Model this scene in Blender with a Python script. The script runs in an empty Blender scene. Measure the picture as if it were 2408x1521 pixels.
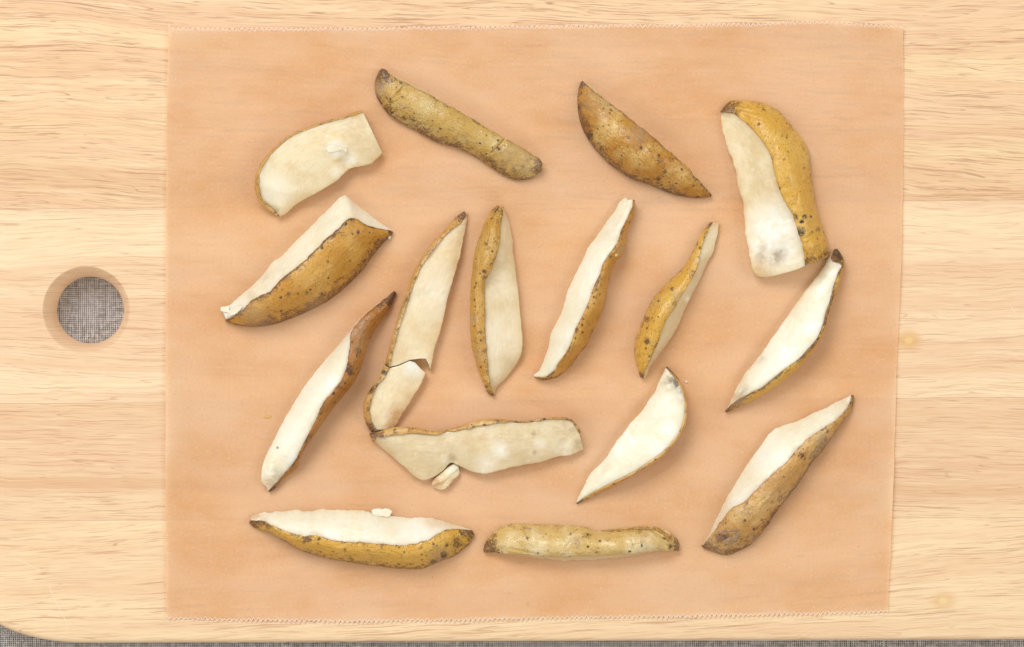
import bpy, bmesh, math, random
import numpy as np
from mathutils import Vector

# ------------------------------------------------------------------ scale
S = 0.00018          # metres per unit; lengths below are in these units (about 0.18 mm)
T = 0.016            # thickness of the cutting board (m); its top is at z = T
CX, CY = 1203.5, 760.5
DIST = 8000.0        # camera height over the board top, in units
scene = bpy.context.scene
COL = scene.collection

# ------------------------------------------------------------------ camera
cam = bpy.data.cameras.new('camera')
cam.sensor_fit = 'HORIZONTAL'; cam.sensor_width = 36.0
cam.lens = 36.0 * DIST / 2407.0
cam.clip_start = 0.01; cam.clip_end = 50.0
cam_o = bpy.data.objects.new('camera', cam)
cam_o.location = (0, 0, T + DIST * S)
COL.objects.link(cam_o)
scene.camera = cam_o

# ------------------------------------------------------------------ light
world = bpy.data.worlds.new('World'); scene.world = world; world.use_nodes = True
bg = world.node_tree.nodes['Background']
bg.inputs['Color'].default_value = (1.0, 0.925, 0.82, 1); bg.inputs['Strength'].default_value = 0.33

def area(name, loc, target, size, power, color=(1, 1, 1)):
    l = bpy.data.lights.new(name, 'AREA'); l.shape = 'RECTANGLE'
    l.size, l.size_y = size; l.energy = power; l.color = color
    o = bpy.data.objects.new(name, l); COL.objects.link(o)
    o.location = loc
    o.rotation_euler = (Vector(target) - Vector(loc)).to_track_quat('-Z', 'Y').to_euler()
    return o
area('softbox_key', (-0.75, 1.5, 1.9), (0, 0, 0), (1.5, 1.1), 38.0, (1.0, 1.0, 1.02))
area('softbox_right', (1.9, 0.25, 1.6), (0, 0, 0), (1.3, 1.3), 16.0, (1.0, 0.98, 0.95))
area('softbox_left', (-1.9, -0.3, 1.6), (0, 0, 0), (1.3, 1.3), 14.0, (1.0, 0.98, 0.95))
area('softbox_front', (0.3, -1.9, 1.7), (0, 0, 0), (1.5, 1.0), 10.0, (1.0, 0.97, 0.93))
scene.view_settings.view_transform = 'Standard'
scene.view_settings.look = 'None'
scene.view_settings.gamma = 1.0
scene.view_settings.exposure = 0.04
scene.view_settings.use_curve_mapping = False
scene.render.engine = 'CYCLES'
scene.cycles.use_denoising = True
scene.cycles.max_bounces = 6
scene.cycles.diffuse_bounces = 4
scene.cycles.glossy_bounces = 3
scene.cycles.use_adaptive_sampling = True
scene.cycles.adaptive_threshold = 0.015
scene.cycles.transparent_max_bounces = 12
scene.cycles.sample_clamp_indirect = 8.0

# ------------------------------------------------------------------ helpers
def srgb(r, g, b):
    def f(c):
        c /= 255.0
        return c / 12.92 if c <= 0.04045 else ((c + 0.055) / 1.055) ** 2.4
    return (f(r), f(g), f(b), 1.0)

def W(px, py, z=0.0):
    """plan position + height (units over the board top) -> world; z accounts for the perspective of the tracing"""
    k = 1.0 - np.asarray(z, float) / DIST
    return np.stack(np.broadcast_arrays((np.asarray(px, float) - CX) * k * S, -(np.asarray(py, float) - CY) * k * S, T + np.asarray(z, float) * S), -1)

def _h(ix, iy, iz):
    h = (ix * 374761393 + iy * 668265263 + iz * 2147483647 + 1013904223) & 0xffffffff
    h = ((h ^ (h >> 13)) * 1274126177) & 0xffffffff
    return ((h ^ (h >> 16)) & 0xffff) / 32767.5 - 1.0

def noise(x, y, z=0.0):
    x, y, z = np.broadcast_arrays(np.asarray(x, float), np.asarray(y, float), np.asarray(z, float))
    xi, yi, zi = np.floor(x).astype(np.int64), np.floor(y).astype(np.int64), np.floor(z).astype(np.int64)
    u, v, w = x - xi, y - yi, z - zi
    u, v, w = (q * q * q * (q * (q * 6 - 15) + 10) for q in (u, v, w))
    r = 0
    for a in (0, 1):
        for b in (0, 1):
            for c in (0, 1):
                r = r + _h(xi + a, yi + b, zi + c) * (u if a else 1 - u) * (v if b else 1 - v) * (w if c else 1 - w)
    return r

def fbm(x, y, z=0.0, o=3):
    r, a, f = 0, 0.5, 1.0
    for _ in range(o):
        r = r + a * noise(x * f + 17.3 * f, y * f - 9.1 * f, np.asarray(z, float) * f + 5.7 * f); a *= 0.5; f *= 2.03
    return r

def mesh_obj(name, verts, faces, mat, parent=None, smooth=True):
    me = bpy.data.meshes.new(name)
    me.from_pydata([tuple(v) for v in verts], [], faces)
    me.update()
    if smooth: me.polygons.foreach_set('use_smooth', [True] * len(me.polygons))
    if mat: me.materials.append(mat)
    o = bpy.data.objects.new(name, me); COL.objects.link(o)
    if parent: o.parent = parent
    return o

def empty(name, loc):
    o = bpy.data.objects.new(name, None); o.empty_display_size = 0.01
    COL.objects.link(o); o.location = loc
    return o

def tag(o, label=None, cat=None, group=None, kind=None):
    if label: o['label'] = label
    if cat: o['category'] = cat
    if group: o['group'] = group
    if kind: o['kind'] = kind
    return o

def add_attr(o, name, data):
    a = o.data.attributes.new(name, 'FLOAT', 'POINT'); a.data.foreach_set('value', np.asarray(data, np.float32).ravel())

# ------------------------------------------------------------------ node helpers
class NT:
    def __init__(self, name):
        self.m = bpy.data.materials.new(name); self.m.use_nodes = True
        self.t = self.m.node_tree; self.t.nodes.clear()
        self.out = self.t.nodes.new('ShaderNodeOutputMaterial')
    def n(self, typ, **kw):
        nd = self.t.nodes.new(typ)
        for k, v in kw.items(): setattr(nd, k, v)
        return nd
    def set(self, sock, v):
        if isinstance(v, bpy.types.NodeSocket): self.t.links.new(v, sock)
        elif v is not None:
            if hasattr(sock.default_value, '__len__') and not hasattr(v, '__len__'): v = (v,) * len(sock.default_value)
            if hasattr(sock.default_value, '__len__'): v = tuple(v)[:len(sock.default_value)]
            sock.default_value = v
    def math(self, op, a, b=None, c=None, clamp=False):
        nd = self.n('ShaderNodeMath', operation=op, use_clamp=clamp)
        self.set(nd.inputs[0], a)
        if b is not None: self.set(nd.inputs[1], b)
        if c is not None: self.set(nd.inputs[2], c)
        return nd.outputs[0]
    def vmath(self, op, a, b=None):
        nd = self.n('ShaderNodeVectorMath', operation=op)
        self.set(nd.inputs[0], a)
        if b is not None: self.set(nd.inputs[1], b)
        return nd.outputs[0]
    def mix(self, f, a, b, blend='MIX'):
        nd = self.n('ShaderNodeMix', data_type='RGBA', blend_type=blend)
        self.set(nd.inputs[0], f); self.set(nd.inputs[6], a); self.set(nd.inputs[7], b)
        return nd.outputs[2]
    def noise(self, vec, scale=1.0, detail=3.0, rough=0.55, dist=0.0, out=0):
        nd = self.n('ShaderNodeTexNoise')
        self.set(nd.inputs['Vector'], vec); self.set(nd.inputs['Scale'], scale)
        self.set(nd.inputs['Detail'], detail); self.set(nd.inputs['Roughness'], rough); self.set(nd.inputs['Distortion'], dist)
        return nd.outputs[out]
    def vor(self, vec, scale, feature='F1', out='Distance', rnd=1.0):
        nd = self.n('ShaderNodeTexVoronoi', feature=feature)
        self.set(nd.inputs['Vector'], vec); self.set(nd.inputs['Scale'], scale); self.set(nd.inputs['Randomness'], rnd)
        return nd
    def rng(self, v, a, b, c=0.0, d=1.0, smooth=True):
        nd = self.n('ShaderNodeMapRange', interpolation_type='SMOOTHSTEP' if smooth else 'LINEAR')
        self.set(nd.inputs[0], v)
        for i, q in enumerate((a, b, c, d)): self.set(nd.inputs[i + 1], q)
        return nd.outputs[0]
    def attr(self, name):
        return self.n('ShaderNodeAttribute', attribute_name=name).outputs['Fac']
    def pos(self, scale=1.0 / S):
        g = self.n('ShaderNodeNewGeometry')
        nd = self.n('ShaderNodeVectorMath', operation='SCALE')
        self.set(nd.inputs[0], g.outputs['Position']); nd.inputs['Scale'].default_value = scale
        return nd.outputs[0]
    def mapv(self, vec, scale=(1, 1, 1), loc=(0, 0, 0), rot=(0, 0, 0)):
        nd = self.n('ShaderNodeMapping')
        self.set(nd.inputs[0], vec); nd.inputs[1].default_value = loc; nd.inputs[2].default_value = rot; nd.inputs[3].default_value = scale
        return nd.outputs[0]
    def bump(self, h, strength, dist, normal=None):
        nd = self.n('ShaderNodeBump')
        self.set(nd.inputs['Height'], h); nd.inputs['Strength'].default_value = strength; nd.inputs['Distance'].default_value = dist
        if normal is not None: self.set(nd.inputs['Normal'], normal)
        return nd.outputs[0]
    def bsdf(self, color, rough=0.5, normal=None, sss=0.0, radius=(0.004, 0.002, 0.001), spec=0.5, sscale=1.0):
        b = self.n('ShaderNodeBsdfPrincipled')
        self.set(b.inputs['Base Color'], color); self.set(b.inputs['Roughness'], rough)
        if normal is not None: self.set(b.inputs['Normal'], normal)
        self.set(b.inputs['Specular IOR Level'], spec)
        if sss:
            b.inputs['Subsurface Weight'].default_value = sss
            b.inputs['Subsurface Radius'].default_value = radius; b.inputs['Subsurface Scale'].default_value = sscale
        return b
    def done(self, shader):
        self.t.links.new(shader, self.out.inputs[0]); return self.m

# ------------------------------------------------------------------ materials
def mat_wood(name, seed, light, dark, line, tilt=0.0, warp=30.0, pores=0.5, bands=(), spots=()):
    q = NT(name)
    p = q.pos()
    sx = q.n('ShaderNodeSeparateXYZ'); q.set(sx.inputs[0], p)
    X, Y = sx.outputs[0], sx.outputs[1]
    off = seed * 371.7
    wv = q.n('ShaderNodeCombineXYZ'); q.set(wv.inputs[0], q.math('MULTIPLY', X, 0.0016)); q.set(wv.inputs[1], q.math('MULTIPLY', Y, 0.0045)); wv.inputs[2].default_value = off
    wn = q.math('MULTIPLY', q.math('SUBTRACT', q.noise(wv.outputs[0], 1.0, 2.0, 0.45), 0.5), warp * 2.6)
    wv2 = q.n('ShaderNodeCombineXYZ'); q.set(wv2.inputs[0], q.math('MULTIPLY', X, 0.018)); q.set(wv2.inputs[1], q.math('MULTIPLY', Y, 0.02)); wv2.inputs[2].default_value = off + 9
    wn2 = q.math('MULTIPLY', q.math('SUBTRACT', q.noise(wv2.outputs[0], 1.0, 2.0, 0.5), 0.5), 6.0)
    Yw = q.math('ADD', q.math('ADD', q.math('ADD', Y, q.math('MULTIPLY', X, tilt)), wn), wn2)
    def uv(fx, fy, z):
        c = q.n('ShaderNodeCombineXYZ'); q.set(c.inputs[0], q.math('MULTIPLY', X, fx)); q.set(c.inputs[1], q.math('MULTIPLY', Yw, fy)); c.inputs[2].default_value = off + z
        return c.outputs[0]
    tone = q.rng(q.noise(uv(0.0011, 0.020, 1), 1.0, 3.0, 0.6), 0.34, 0.68)
    col = q.mix(tone, light, dark)
    pink = q.rng(q.noise(uv(0.0013, 0.011, 14), 1.0, 2.0, 0.5), 0.45, 0.72)
    col = q.mix(q.math('MULTIPLY', pink, 0.6), col, srgb(236, 200, 164))
    for (by, bw, c, f) in bands:      # growth bands of a tone of their own
        d = q.math('ABSOLUTE', q.math('SUBTRACT', Yw, -(by - CY)))
        k = q.rng(d, bw * 0.75, bw * 1.15, 1.0, 0.0)
        col = q.mix(q.math('MULTIPLY', k, f), col, c)
    fib = q.noise(uv(0.012, 0.42, 2), 1.0, 3.0, 0.6)
    col = q.mix(q.math('MULTIPLY', q.rng(fib, 0.40, 0.75), 0.34), col, line)
    fib2 = q.noise(uv(0.006, 0.11, 6), 1.0, 2.0, 0.5)
    col = q.mix(q.math('MULTIPLY', q.rng(fib2, 0.45, 0.70), 0.30), col, dark)
    col = q.mix(q.math('MULTIPLY', q.rng(fib2, 0.45, 0.27), 0.35), col, srgb(249, 228, 190))
    # growth lines: long thin wavy lines, the level curves of a stretched field
    gl = q.noise(uv(0.0017, 0.034, 21), 1.0, 2.0, 0.5)
    gs = q.math('ABSOLUTE', q.math('SUBTRACT', q.math('FRACT', q.math('MULTIPLY', gl, 9.0)), 0.5))
    gk = q.noise(uv(0.007, 0.06, 23), 1.0, 2.0, 0.6)
    gm = q.math('MULTIPLY', q.rng(gs, 0.02, 0.075, 1.0, 0.0), q.rng(gk, 0.42, 0.62))
    # open pores: short dark dashes along the grain, in patches
    d1 = q.noise(uv(0.0046, 0.25, 3), 1.0, 3.0, 0.6)
    d2 = q.noise(uv(0.0125, 0.30, 4), 1.0, 2.0, 0.55)
    patch = q.rng(q.noise(uv(0.002, 0.012, 5), 1.0, 2.0, 0.5), 0.35, 0.62, 0.35, 1.0)
    m1 = q.math('MULTIPLY', q.rng(d1, 0.575, 0.64), patch)
    m2 = q.math('MULTIPLY', q.rng(d2, 0.60, 0.665), patch)
    m = q.math('MULTIPLY', q.math('MAXIMUM', m1, q.math('MULTIPLY', m2, 0.8)), pores, clamp=True)
    m = q.math('MAXIMUM', m, q.math('MULTIPLY', gm, pores * 0.9))
    m = q.math('MULTIPLY', m, q.rng(fib, 0.3, 0.55, 0.45, 1.0), clamp=True)
    col = q.mix(m, col, tuple(c * 0.86 for c in line[:3]) + (1,))
    dk = q.math('MULTIPLY', q.rng(d1, 0.70, 0.76), q.math('MULTIPLY', patch, pores))
    col = q.mix(q.math('MULTIPLY', dk, 0.45), col, srgb(150, 102, 66))
    col = q.mix(q.rng(sx.outputs[2], T / S - 22.0, T / S - 5.0, 0.40, 0.0), col, srgb(244, 211, 174))   # raw, paler wood on the cut sides
    for (kx, ky, r, c, c2) in spots:   # small knots
        dv = q.n('ShaderNodeCombineXYZ'); q.set(dv.inputs[0], q.math('MULTIPLY', q.math('SUBTRACT', X, kx - CX), 0.8)); q.set(dv.inputs[1], q.math('SUBTRACT', Y, -(ky - CY)))
        ln = q.n('ShaderNodeVectorMath', operation='LENGTH'); q.set(ln.inputs[0], dv.outputs[0])
        L = q.math('ADD', ln.outputs['Value'], q.math('MULTIPLY', q.math('SUBTRACT', fib, 0.5), r * 1.6))
        col = q.mix(q.math('MULTIPLY', q.rng(L, r * 1.2, r * 3.6, 1.0, 0.0), 0.6), col, c2)
        col = q.mix(q.math('MULTIPLY', q.rng(ln.outputs['Value'], r * 0.6, r * 1.1, 1.0, 0.0), 0.55), col, c)
    h = q.math('ADD', q.math('MULTIPLY', fib, 0.4), q.math('MULTIPLY', m, -1.0))
    nrm = q.bump(h, 0.35, 0.00012)
    b = q.bsdf(col, q.rng(fib, 0.2, 0.8, 0.42, 0.58), nrm, spec=0.35)
    return q.done(b.outputs[0])

LINE = srgb(203, 150, 106)
M_WOOD = [
    mat_wood('oiled_rubberwood_one', 1, srgb(242, 212, 170), srgb(232, 194, 153), srgb(184, 132, 96), tilt=0.03, warp=36, pores=0.72,
             bands=((330, 26, srgb(238, 208, 162), .5), (120, 22, srgb(245, 220, 174), .5), (445, 30, srgb(226, 188, 146), .55))),
    mat_wood('oiled_rubberwood_two', 2, srgb(245, 219, 181), srgb(237, 203, 165), srgb(206, 156, 120), tilt=0.004, warp=30, pores=0.55,
             bands=((560, 62, srgb(248, 227, 188), .65), (660, 30, srgb(235, 202, 162), .45), (905, 28, srgb(247, 225, 187), .6)),
             spots=((2136, 800, 9, srgb(240, 212, 134), srgb(222, 172, 108)),)),
    mat_wood('oiled_rubberwood_three', 3, srgb(239, 208, 170), srgb(231, 194, 155), srgb(200, 148, 112), tilt=0.006, warp=20, pores=0.65,
             bands=((1196, 22, srgb(244, 217, 175), .6), (1145, 14, srgb(222, 180, 136), .6), (985, 26, srgb(231, 195, 152), .4))),
    mat_wood('oiled_rubberwood_four', 4, srgb(247, 222, 182), srgb(240, 207, 166), srgb(206, 154, 114), tilt=-0.045, warp=24, pores=0.7,
             bands=((1470, 34, srgb(247, 222, 180), .5),),
             spots=((2217, 1412, 9, srgb(240, 222, 160), srgb(228, 188, 134)),)),
]

def mat_paper():
    q = NT('brown_baking_paper')
    p = q.pos()
    cloud = q.noise(q.mapv(p, (0.0035, 0.006, 0.0)), 1.0, 3.0, 0.55)
    cloud2 = q.noise(q.mapv(p, (0.012, 0.02, 0.0), (40, 3, 1)), 1.0, 3.0, 0.6)
    fine = q.noise(q.mapv(p, (0.16, 0.16, 0.0)), 1.0, 3.0, 0.7)
    mott = q.noise(q.mapv(p, (0.05, 0.05, 0.0), (4, 9, 0)), 1.0, 3.0, 0.6)
    col = q.mix(q.rng(cloud, 0.34, 0.68), srgb(247, 215, 177), srgb(236, 190, 140))
    col = q.mix(q.math('MULTIPLY', q.rng(cloud2, 0.35, 0.70), 0.40), col, srgb(245, 210, 172))
    col = q.mix(q.math('MULTIPLY', q.rng(mott, 0.35, 0.75), 0.30), col, srgb(243, 208, 170))
    col = q.mix(q.math('MULTIPLY', q.rng(fine, 0.54, 0.74), 0.6), col, srgb(252, 230, 202))
    col = q.mix(q.math('MULTIPLY', q.rng(fine, 0.46, 0.27), 0.32), col, srgb(208, 156, 108))
    # scattered tiny specks
    v = q.vor(q.mapv(p, (1, 1, 0)), 0.011)
    sp = q.math('MULTIPLY', q.rng(v.outputs['Distance'], 0.02, 0.012, 1.0, 0.0), 1.0)
    sp = q.math('SUBTRACT', 1.0, sp)
    cs = q.n('ShaderNodeSeparateColor'); q.set(cs.inputs[0], v.outputs['Color'])
    spk = q.math('MULTIPLY', q.rng(v.outputs['Distance'], 0.014, 0.022, 1.0, 0.0), q.math('GREATER_THAN', cs.outputs[0], 0.72))
    col = q.mix(q.math('MULTIPLY', spk, 0.6), col, srgb(140, 100, 62))
    gap = q.attr('gap')
    nrm = q.bump(q.math('ADD', fine, q.math('MULTIPLY', mott, 0.8)), 0.22, 0.00010)
    b = q.bsdf(col, 0.48, nrm, spec=0.30)
    tr = q.n('ShaderNodeBsdfTransparent'); tr.inputs[0].default_value = srgb(252, 232, 206)
    f = q.rng(gap, 1.0, 11.0, 0.42, 0.18)
    mx = q.n('ShaderNodeMixShader'); q.set(mx.inputs[0], f)
    q.t.links.new(b.outputs[0], mx.inputs[1]); q.t.links.new(tr.outputs[0], mx.inputs[2])
    return q.done(mx.outputs[0])
M_PAPER = mat_paper()

def mat_plain(name, col, rough=0.6, sss=0.0, nscale=0.1, var=0.12, dark=None):
    q = NT(name); p = q.pos()
    nz = q.noise(p, nscale, 3.0, 0.6)
    c = q.mix(q.math('MULTIPLY', q.rng(nz, 0.3, 0.7), 1.0), col, dark or tuple(x * (1 - var) for x in col[:3]) + (1,))
    b = q.bsdf(c, rough, q.bump(nz, 0.3, 0.0002), sss=sss, radius=(0.003, 0.002, 0.001))
    return q.done(b.outputs[0])
M_TORN = mat_plain('torn_paper_fibre', srgb(248, 232, 220), 0.7, var=0.05)
M_SCRATCH = mat_plain('dry_scratch_in_oil', srgb(252, 234, 206), 0.7, var=0.03)
M_THREAD = mat_plain('grey_linen_thread', srgb(224, 221, 219), 0.85, nscale=0.08, dark=srgb(182, 177, 173))

def mat_cloth():
    q = NT('linen_ground')
    p = q.pos()
    w1 = q.n('ShaderNodeTexWave', wave_type='BANDS', bands_direction='X'); q.set(w1.inputs['Vector'], p); w1.inputs['Scale'].default_value = 0.0637; w1.inputs['Distortion'].default_value = 0.6
    w2 = q.n('ShaderNodeTexWave', wave_type='BANDS', bands_direction='Y'); q.set(w2.inputs['Vector'], p); w2.inputs['Scale'].default_value = 0.0637; w2.inputs['Distortion'].default_value = 0.6
    h = q.math('MAXIMUM', w1.outputs['Fac'], w2.outputs['Fac'])
    col = q.mix(q.rng(h, 0.3, 0.7), srgb(34, 30, 28), srgb(196, 192, 189))
    b = q.bsdf(col, 0.9, q.bump(h, 0.5, 0.0003), spec=0.2)
    return q.done(b.outputs[0])
M_CLOTH = mat_cloth()
M_CLOTH_DARK = mat_plain('linen_gap_shade', srgb(24, 20, 18), 0.95)  # dark linen copy: the shade between threads put into the colour

def mat_flesh(name, base, waxy, f=0.5, seed=0.0, crumb=0.5, rough=0.42):
    """cooked potato flesh: opaque mealy patches in a waxier body; stain / brown / white are per-vertex marks"""
    q = NT(name); p = q.mapv(q.pos(), (1, 1, 1), (seed * 97.0, seed * 31.0, 0))
    big = q.noise(p, 0.016, 3.0, 0.55)
    med = q.noise(p, 0.06, 4.0, 0.6)
    uvn = q.n('ShaderNodeUVMap', uv_map='UVMap').outputs[0]
    fibre = q.noise(q.mapv(uvn, (0.035, 0.16, 1), (seed * 13, 0, 0)), 1.0, 4.0, 0.6)
    fine = q.noise(p, 0.30, 3.0, 0.65)
    k = q.math('ADD', q.math('MULTIPLY', big, 0.6), q.math('ADD', q.math('MULTIPLY', fibre, 0.35), q.math('MULTIPLY', med, 0.35)))
    col = q.mix(q.math('MULTIPLY', q.rng(k, 0.50, 0.82), f, clamp=True), base, waxy)
    col = q.mix(q.math('MULTIPLY', q.rng(med, 0.58, 0.72), 0.35), col, srgb(252, 250, 236))
    yl = q.noise(q.mapv(p, (1, 1, 1), (55, 2, 9)), 0.022, 2.0, 0.5)
    col = q.mix(q.math('MULTIPLY', q.rng(yl, 0.52, 0.75), 0.40), col, srgb(243, 228, 180))
    col = q.mix(q.math('MULTIPLY', q.attr('wax'), q.rng(med, 0.3, 0.65, 1.0, 0.5)), col, waxy)
    wht = q.attr('white')
    col = q.mix(q.math('MULTIPLY', wht, q.rng(med, 0.35, 0.6, 0.55, 1.0)), col, srgb(254, 252, 240))
    br = q.math('MULTIPLY', q.attr('brown'), q.rng(q.math('ADD', q.math('MULTIPLY', med, 0.5), q.math('MULTIPLY', fine, 0.5)), 0.30, 0.62, 0.25, 1.0))
    col = q.mix(q.math('MULTIPLY', br, 0.85, clamp=True), col, srgb(202, 146, 80))
    gr = q.math('MULTIPLY', q.attr('grey'), q.rng(med, 0.35, 0.62, 0.15, 1.0))
    col = q.mix(gr, col, srgb(164, 142, 108))
    st = q.math('MULTIPLY', q.attr('stain'), q.rng(q.math('ADD', q.math('MULTIPLY', med, 0.6), q.math('MULTIPLY', fine, 0.4)), 0.34, 0.60, 0.2, 1.0))
    col = q.mix(st, col, srgb(58, 34, 22))
    h = q.math('ADD', q.math('ADD', q.math('MULTIPLY', med, 1.2), q.math('MULTIPLY', fibre, 0.9)), q.math('MULTIPLY', fine, 0.5))
    glint = q.noise(p, 0.55, 2.0, 0.6)
    nrm = q.bump(glint, 0.10, 0.0002, q.bump(h, 0.6 * crumb + 0.05, 0.0006))
    r = q.rng(q.math('ADD', big, q.math('MULTIPLY', fine, 0.3)), 0.45, 0.85, rough - 0.12, rough + 0.16)
    b = q.bsdf(col, r, nrm, sss=0.6, radius=(0.0046, 0.0038, 0.0027), sscale=1.0, spec=0.5)
    b.inputs['Coat Weight'].default_value = 0.55; b.inputs['Coat Roughness'].default_value = 0.10
    q.set(b.inputs['Coat Normal'], q.bump(q.noise(p, 0.26, 3.0, 0.65), 0.8, 0.0006))
    q.set(b.inputs['Subsurface Weight'], q.math('MULTIPLY', q.math('SUBTRACT', 1.0, q.math('MAXIMUM', q.attr('stain'), q.attr('grey')), clamp=True), 0.6))
    return q.done(b.outputs[0])

def mat_skin(name, gold, pale, brown, seed=0.0, palef=0.3, mott=0.5, dots=0.5, dotsc=0.072, wrinkle=0.4, rough=0.33, crackle=0.3):
    """potato skin; 'brown' is where it browned against the pan or dried at a cut edge"""
    q = NT(name); p = q.mapv(q.pos(), (1, 1, 1), (seed * 53.0, seed * 71.0, 0))
    uvn = q.n('ShaderNodeUVMap', uv_map='UVMap').outputs[0]
    big = q.noise(p, 0.013, 2.0, 0.5)
    med = q.noise(p, 0.05, 4.0, 0.62)
    fine = q.noise(p, 0.22, 3.0, 0.65)
    streak = q.noise(q.mapv(uvn, (0.012, 0.085, 1), (seed * 7, 0, 0)), 1.0, 4.0, 0.6)
    col = q.mix(q.math('MULTIPLY', q.rng(big, 0.42, 0.66), palef * 1.6, clamp=True), gold, pale)
    col = q.mix(q.math('MULTIPLY', q.rng(streak, 0.50, 0.72), 0.35), col, pale)
    mixn = q.math('ADD', q.math('MULTIPLY', med, 0.6), q.math('MULTIPLY', streak, 0.4))
    col = q.mix(q.math('MULTIPLY', q.rng(mixn, 0.52, 0.70), mott), col, brown)
    col = q.mix(q.math('MULTIPLY', q.rng(fine, 0.55, 0.78), mott * 0.45), col, brown)
    # crackle network of the corky layer
    ve = q.vor(p, 0.075, 'DISTANCE_TO_EDGE')
    ck = q.math('MULTIPLY', q.rng(ve.outputs['Distance'], 0.0, 0.07, 1.0, 0.0), q.rng(q.noise(p, 0.02, 2.0), 0.5, 0.66))
    col = q.mix(q.math('MULTIPLY', ck, crackle), col, srgb(112, 70, 28))
    # lenticels
    v = q.vor(p, dotsc); cs = q.n('ShaderNodeSeparateColor'); q.set(cs.inputs[0], v.outputs['Color'])
    thr = q.math('MULTIPLY', q.rng(cs.outputs[0], 1.0 - dots, 1.0, 0.06, 0.30, False), q.rng(fine, 0.25, 0.7, 0.7, 1.3))
    dd = q.math('SUBTRACT', thr, v.outputs['Distance'])
    dot = q.math('MULTIPLY', q.rng(dd, 0.0, 0.08), q.math('GREATER_THAN', cs.outputs[0], 1.0 - dots))
    col = q.mix(q.math('MULTIPLY', dot, 0.85), col, q.mix(cs.outputs[1], srgb(110, 66, 26), srgb(56, 32, 16)))
    v2 = q.vor(p, dotsc * 2.3); cs2 = q.n('ShaderNodeSeparateColor'); q.set(cs2.inputs[0], v2.outputs['Color'])
    dot2 = q.math('MULTIPLY', q.rng(v2.outputs['Distance'], 0.14, 0.34, 1.0, 0.0), q.math('GREATER_THAN', cs2.outputs[0], 1.0 - dots * 0.8))
    col = q.mix(q.math('MULTIPLY', dot2, 0.6), col, srgb(116, 72, 30))
    v3 = q.vor(q.mapv(p, (1, 1, 1), (7, 3, 0)), 0.21); cs3 = q.n('ShaderNodeSeparateColor'); q.set(cs3.inputs[0], v3.outputs['Color'])
    sp3 = q.math('MULTIPLY', q.math('MULTIPLY', q.rng(v3.outputs['Distance'], 0.2, 0.45, 1.0, 0.0), q.math('GREATER_THAN', cs3.outputs[0], 0.72)), q.rng(q.noise(p, 0.028, 2.0), 0.42, 0.62))
    col = q.mix(q.math('MULTIPLY', sp3, 0.25 + dots * 0.6), col, srgb(122, 78, 34))
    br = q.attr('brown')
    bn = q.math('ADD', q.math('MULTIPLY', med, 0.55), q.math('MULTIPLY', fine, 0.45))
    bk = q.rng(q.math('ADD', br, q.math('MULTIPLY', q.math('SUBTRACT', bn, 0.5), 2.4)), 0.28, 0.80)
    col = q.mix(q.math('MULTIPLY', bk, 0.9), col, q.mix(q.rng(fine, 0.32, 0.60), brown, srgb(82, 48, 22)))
    gry = q.math('MULTIPLY', q.attr('grey'), q.rng(bn, 0.38, 0.6, 0.3, 1.0))
    col = q.mix(gry, col, srgb(176, 150, 122))
    st = q.math('MULTIPLY', q.attr('stain'), q.rng(bn, 0.34, 0.56, 0.3, 1.0))
    col = q.mix(st, col, srgb(40, 24, 16))
    wr = q.noise(q.mapv(uvn, (0.020, 0.10, 1), (3 + seed, 4, 0)), 1.0, 3.0, 0.6, 0.8)
    h = q.math('ADD', q.math('MULTIPLY', wr, wrinkle * 2.4), q.math('ADD', q.math('MULTIPLY', med, 0.9), q.math('MULTIPLY', fine, 0.35)))
    h = q.math('SUBTRACT', h, q.math('MULTIPLY', dot, 0.6))
    h = q.math('SUBTRACT', h, q.math('MULTIPLY', q.math('MULTIPLY', ck, crackle), 0.3))
    nrm = q.bump(h, 0.85, 0.0009)
    r = q.math('ADD', q.rng(fine, 0.3, 0.7, rough - 0.09, rough + 0.08), q.math('MULTIPLY', bk, 0.2))
    b = q.bsdf(col, r, nrm, sss=0.12, radius=(0.002, 0.0012, 0.0005), spec=0.6)
    b.inputs['Coat Weight'].default_value = 0.4; b.inputs['Coat Roughness'].default_value = 0.16
    q.set(b.inputs['Coat Normal'], q.bump(h, 0.5, 0.0006))
    return q.done(b.outputs[0])

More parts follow.
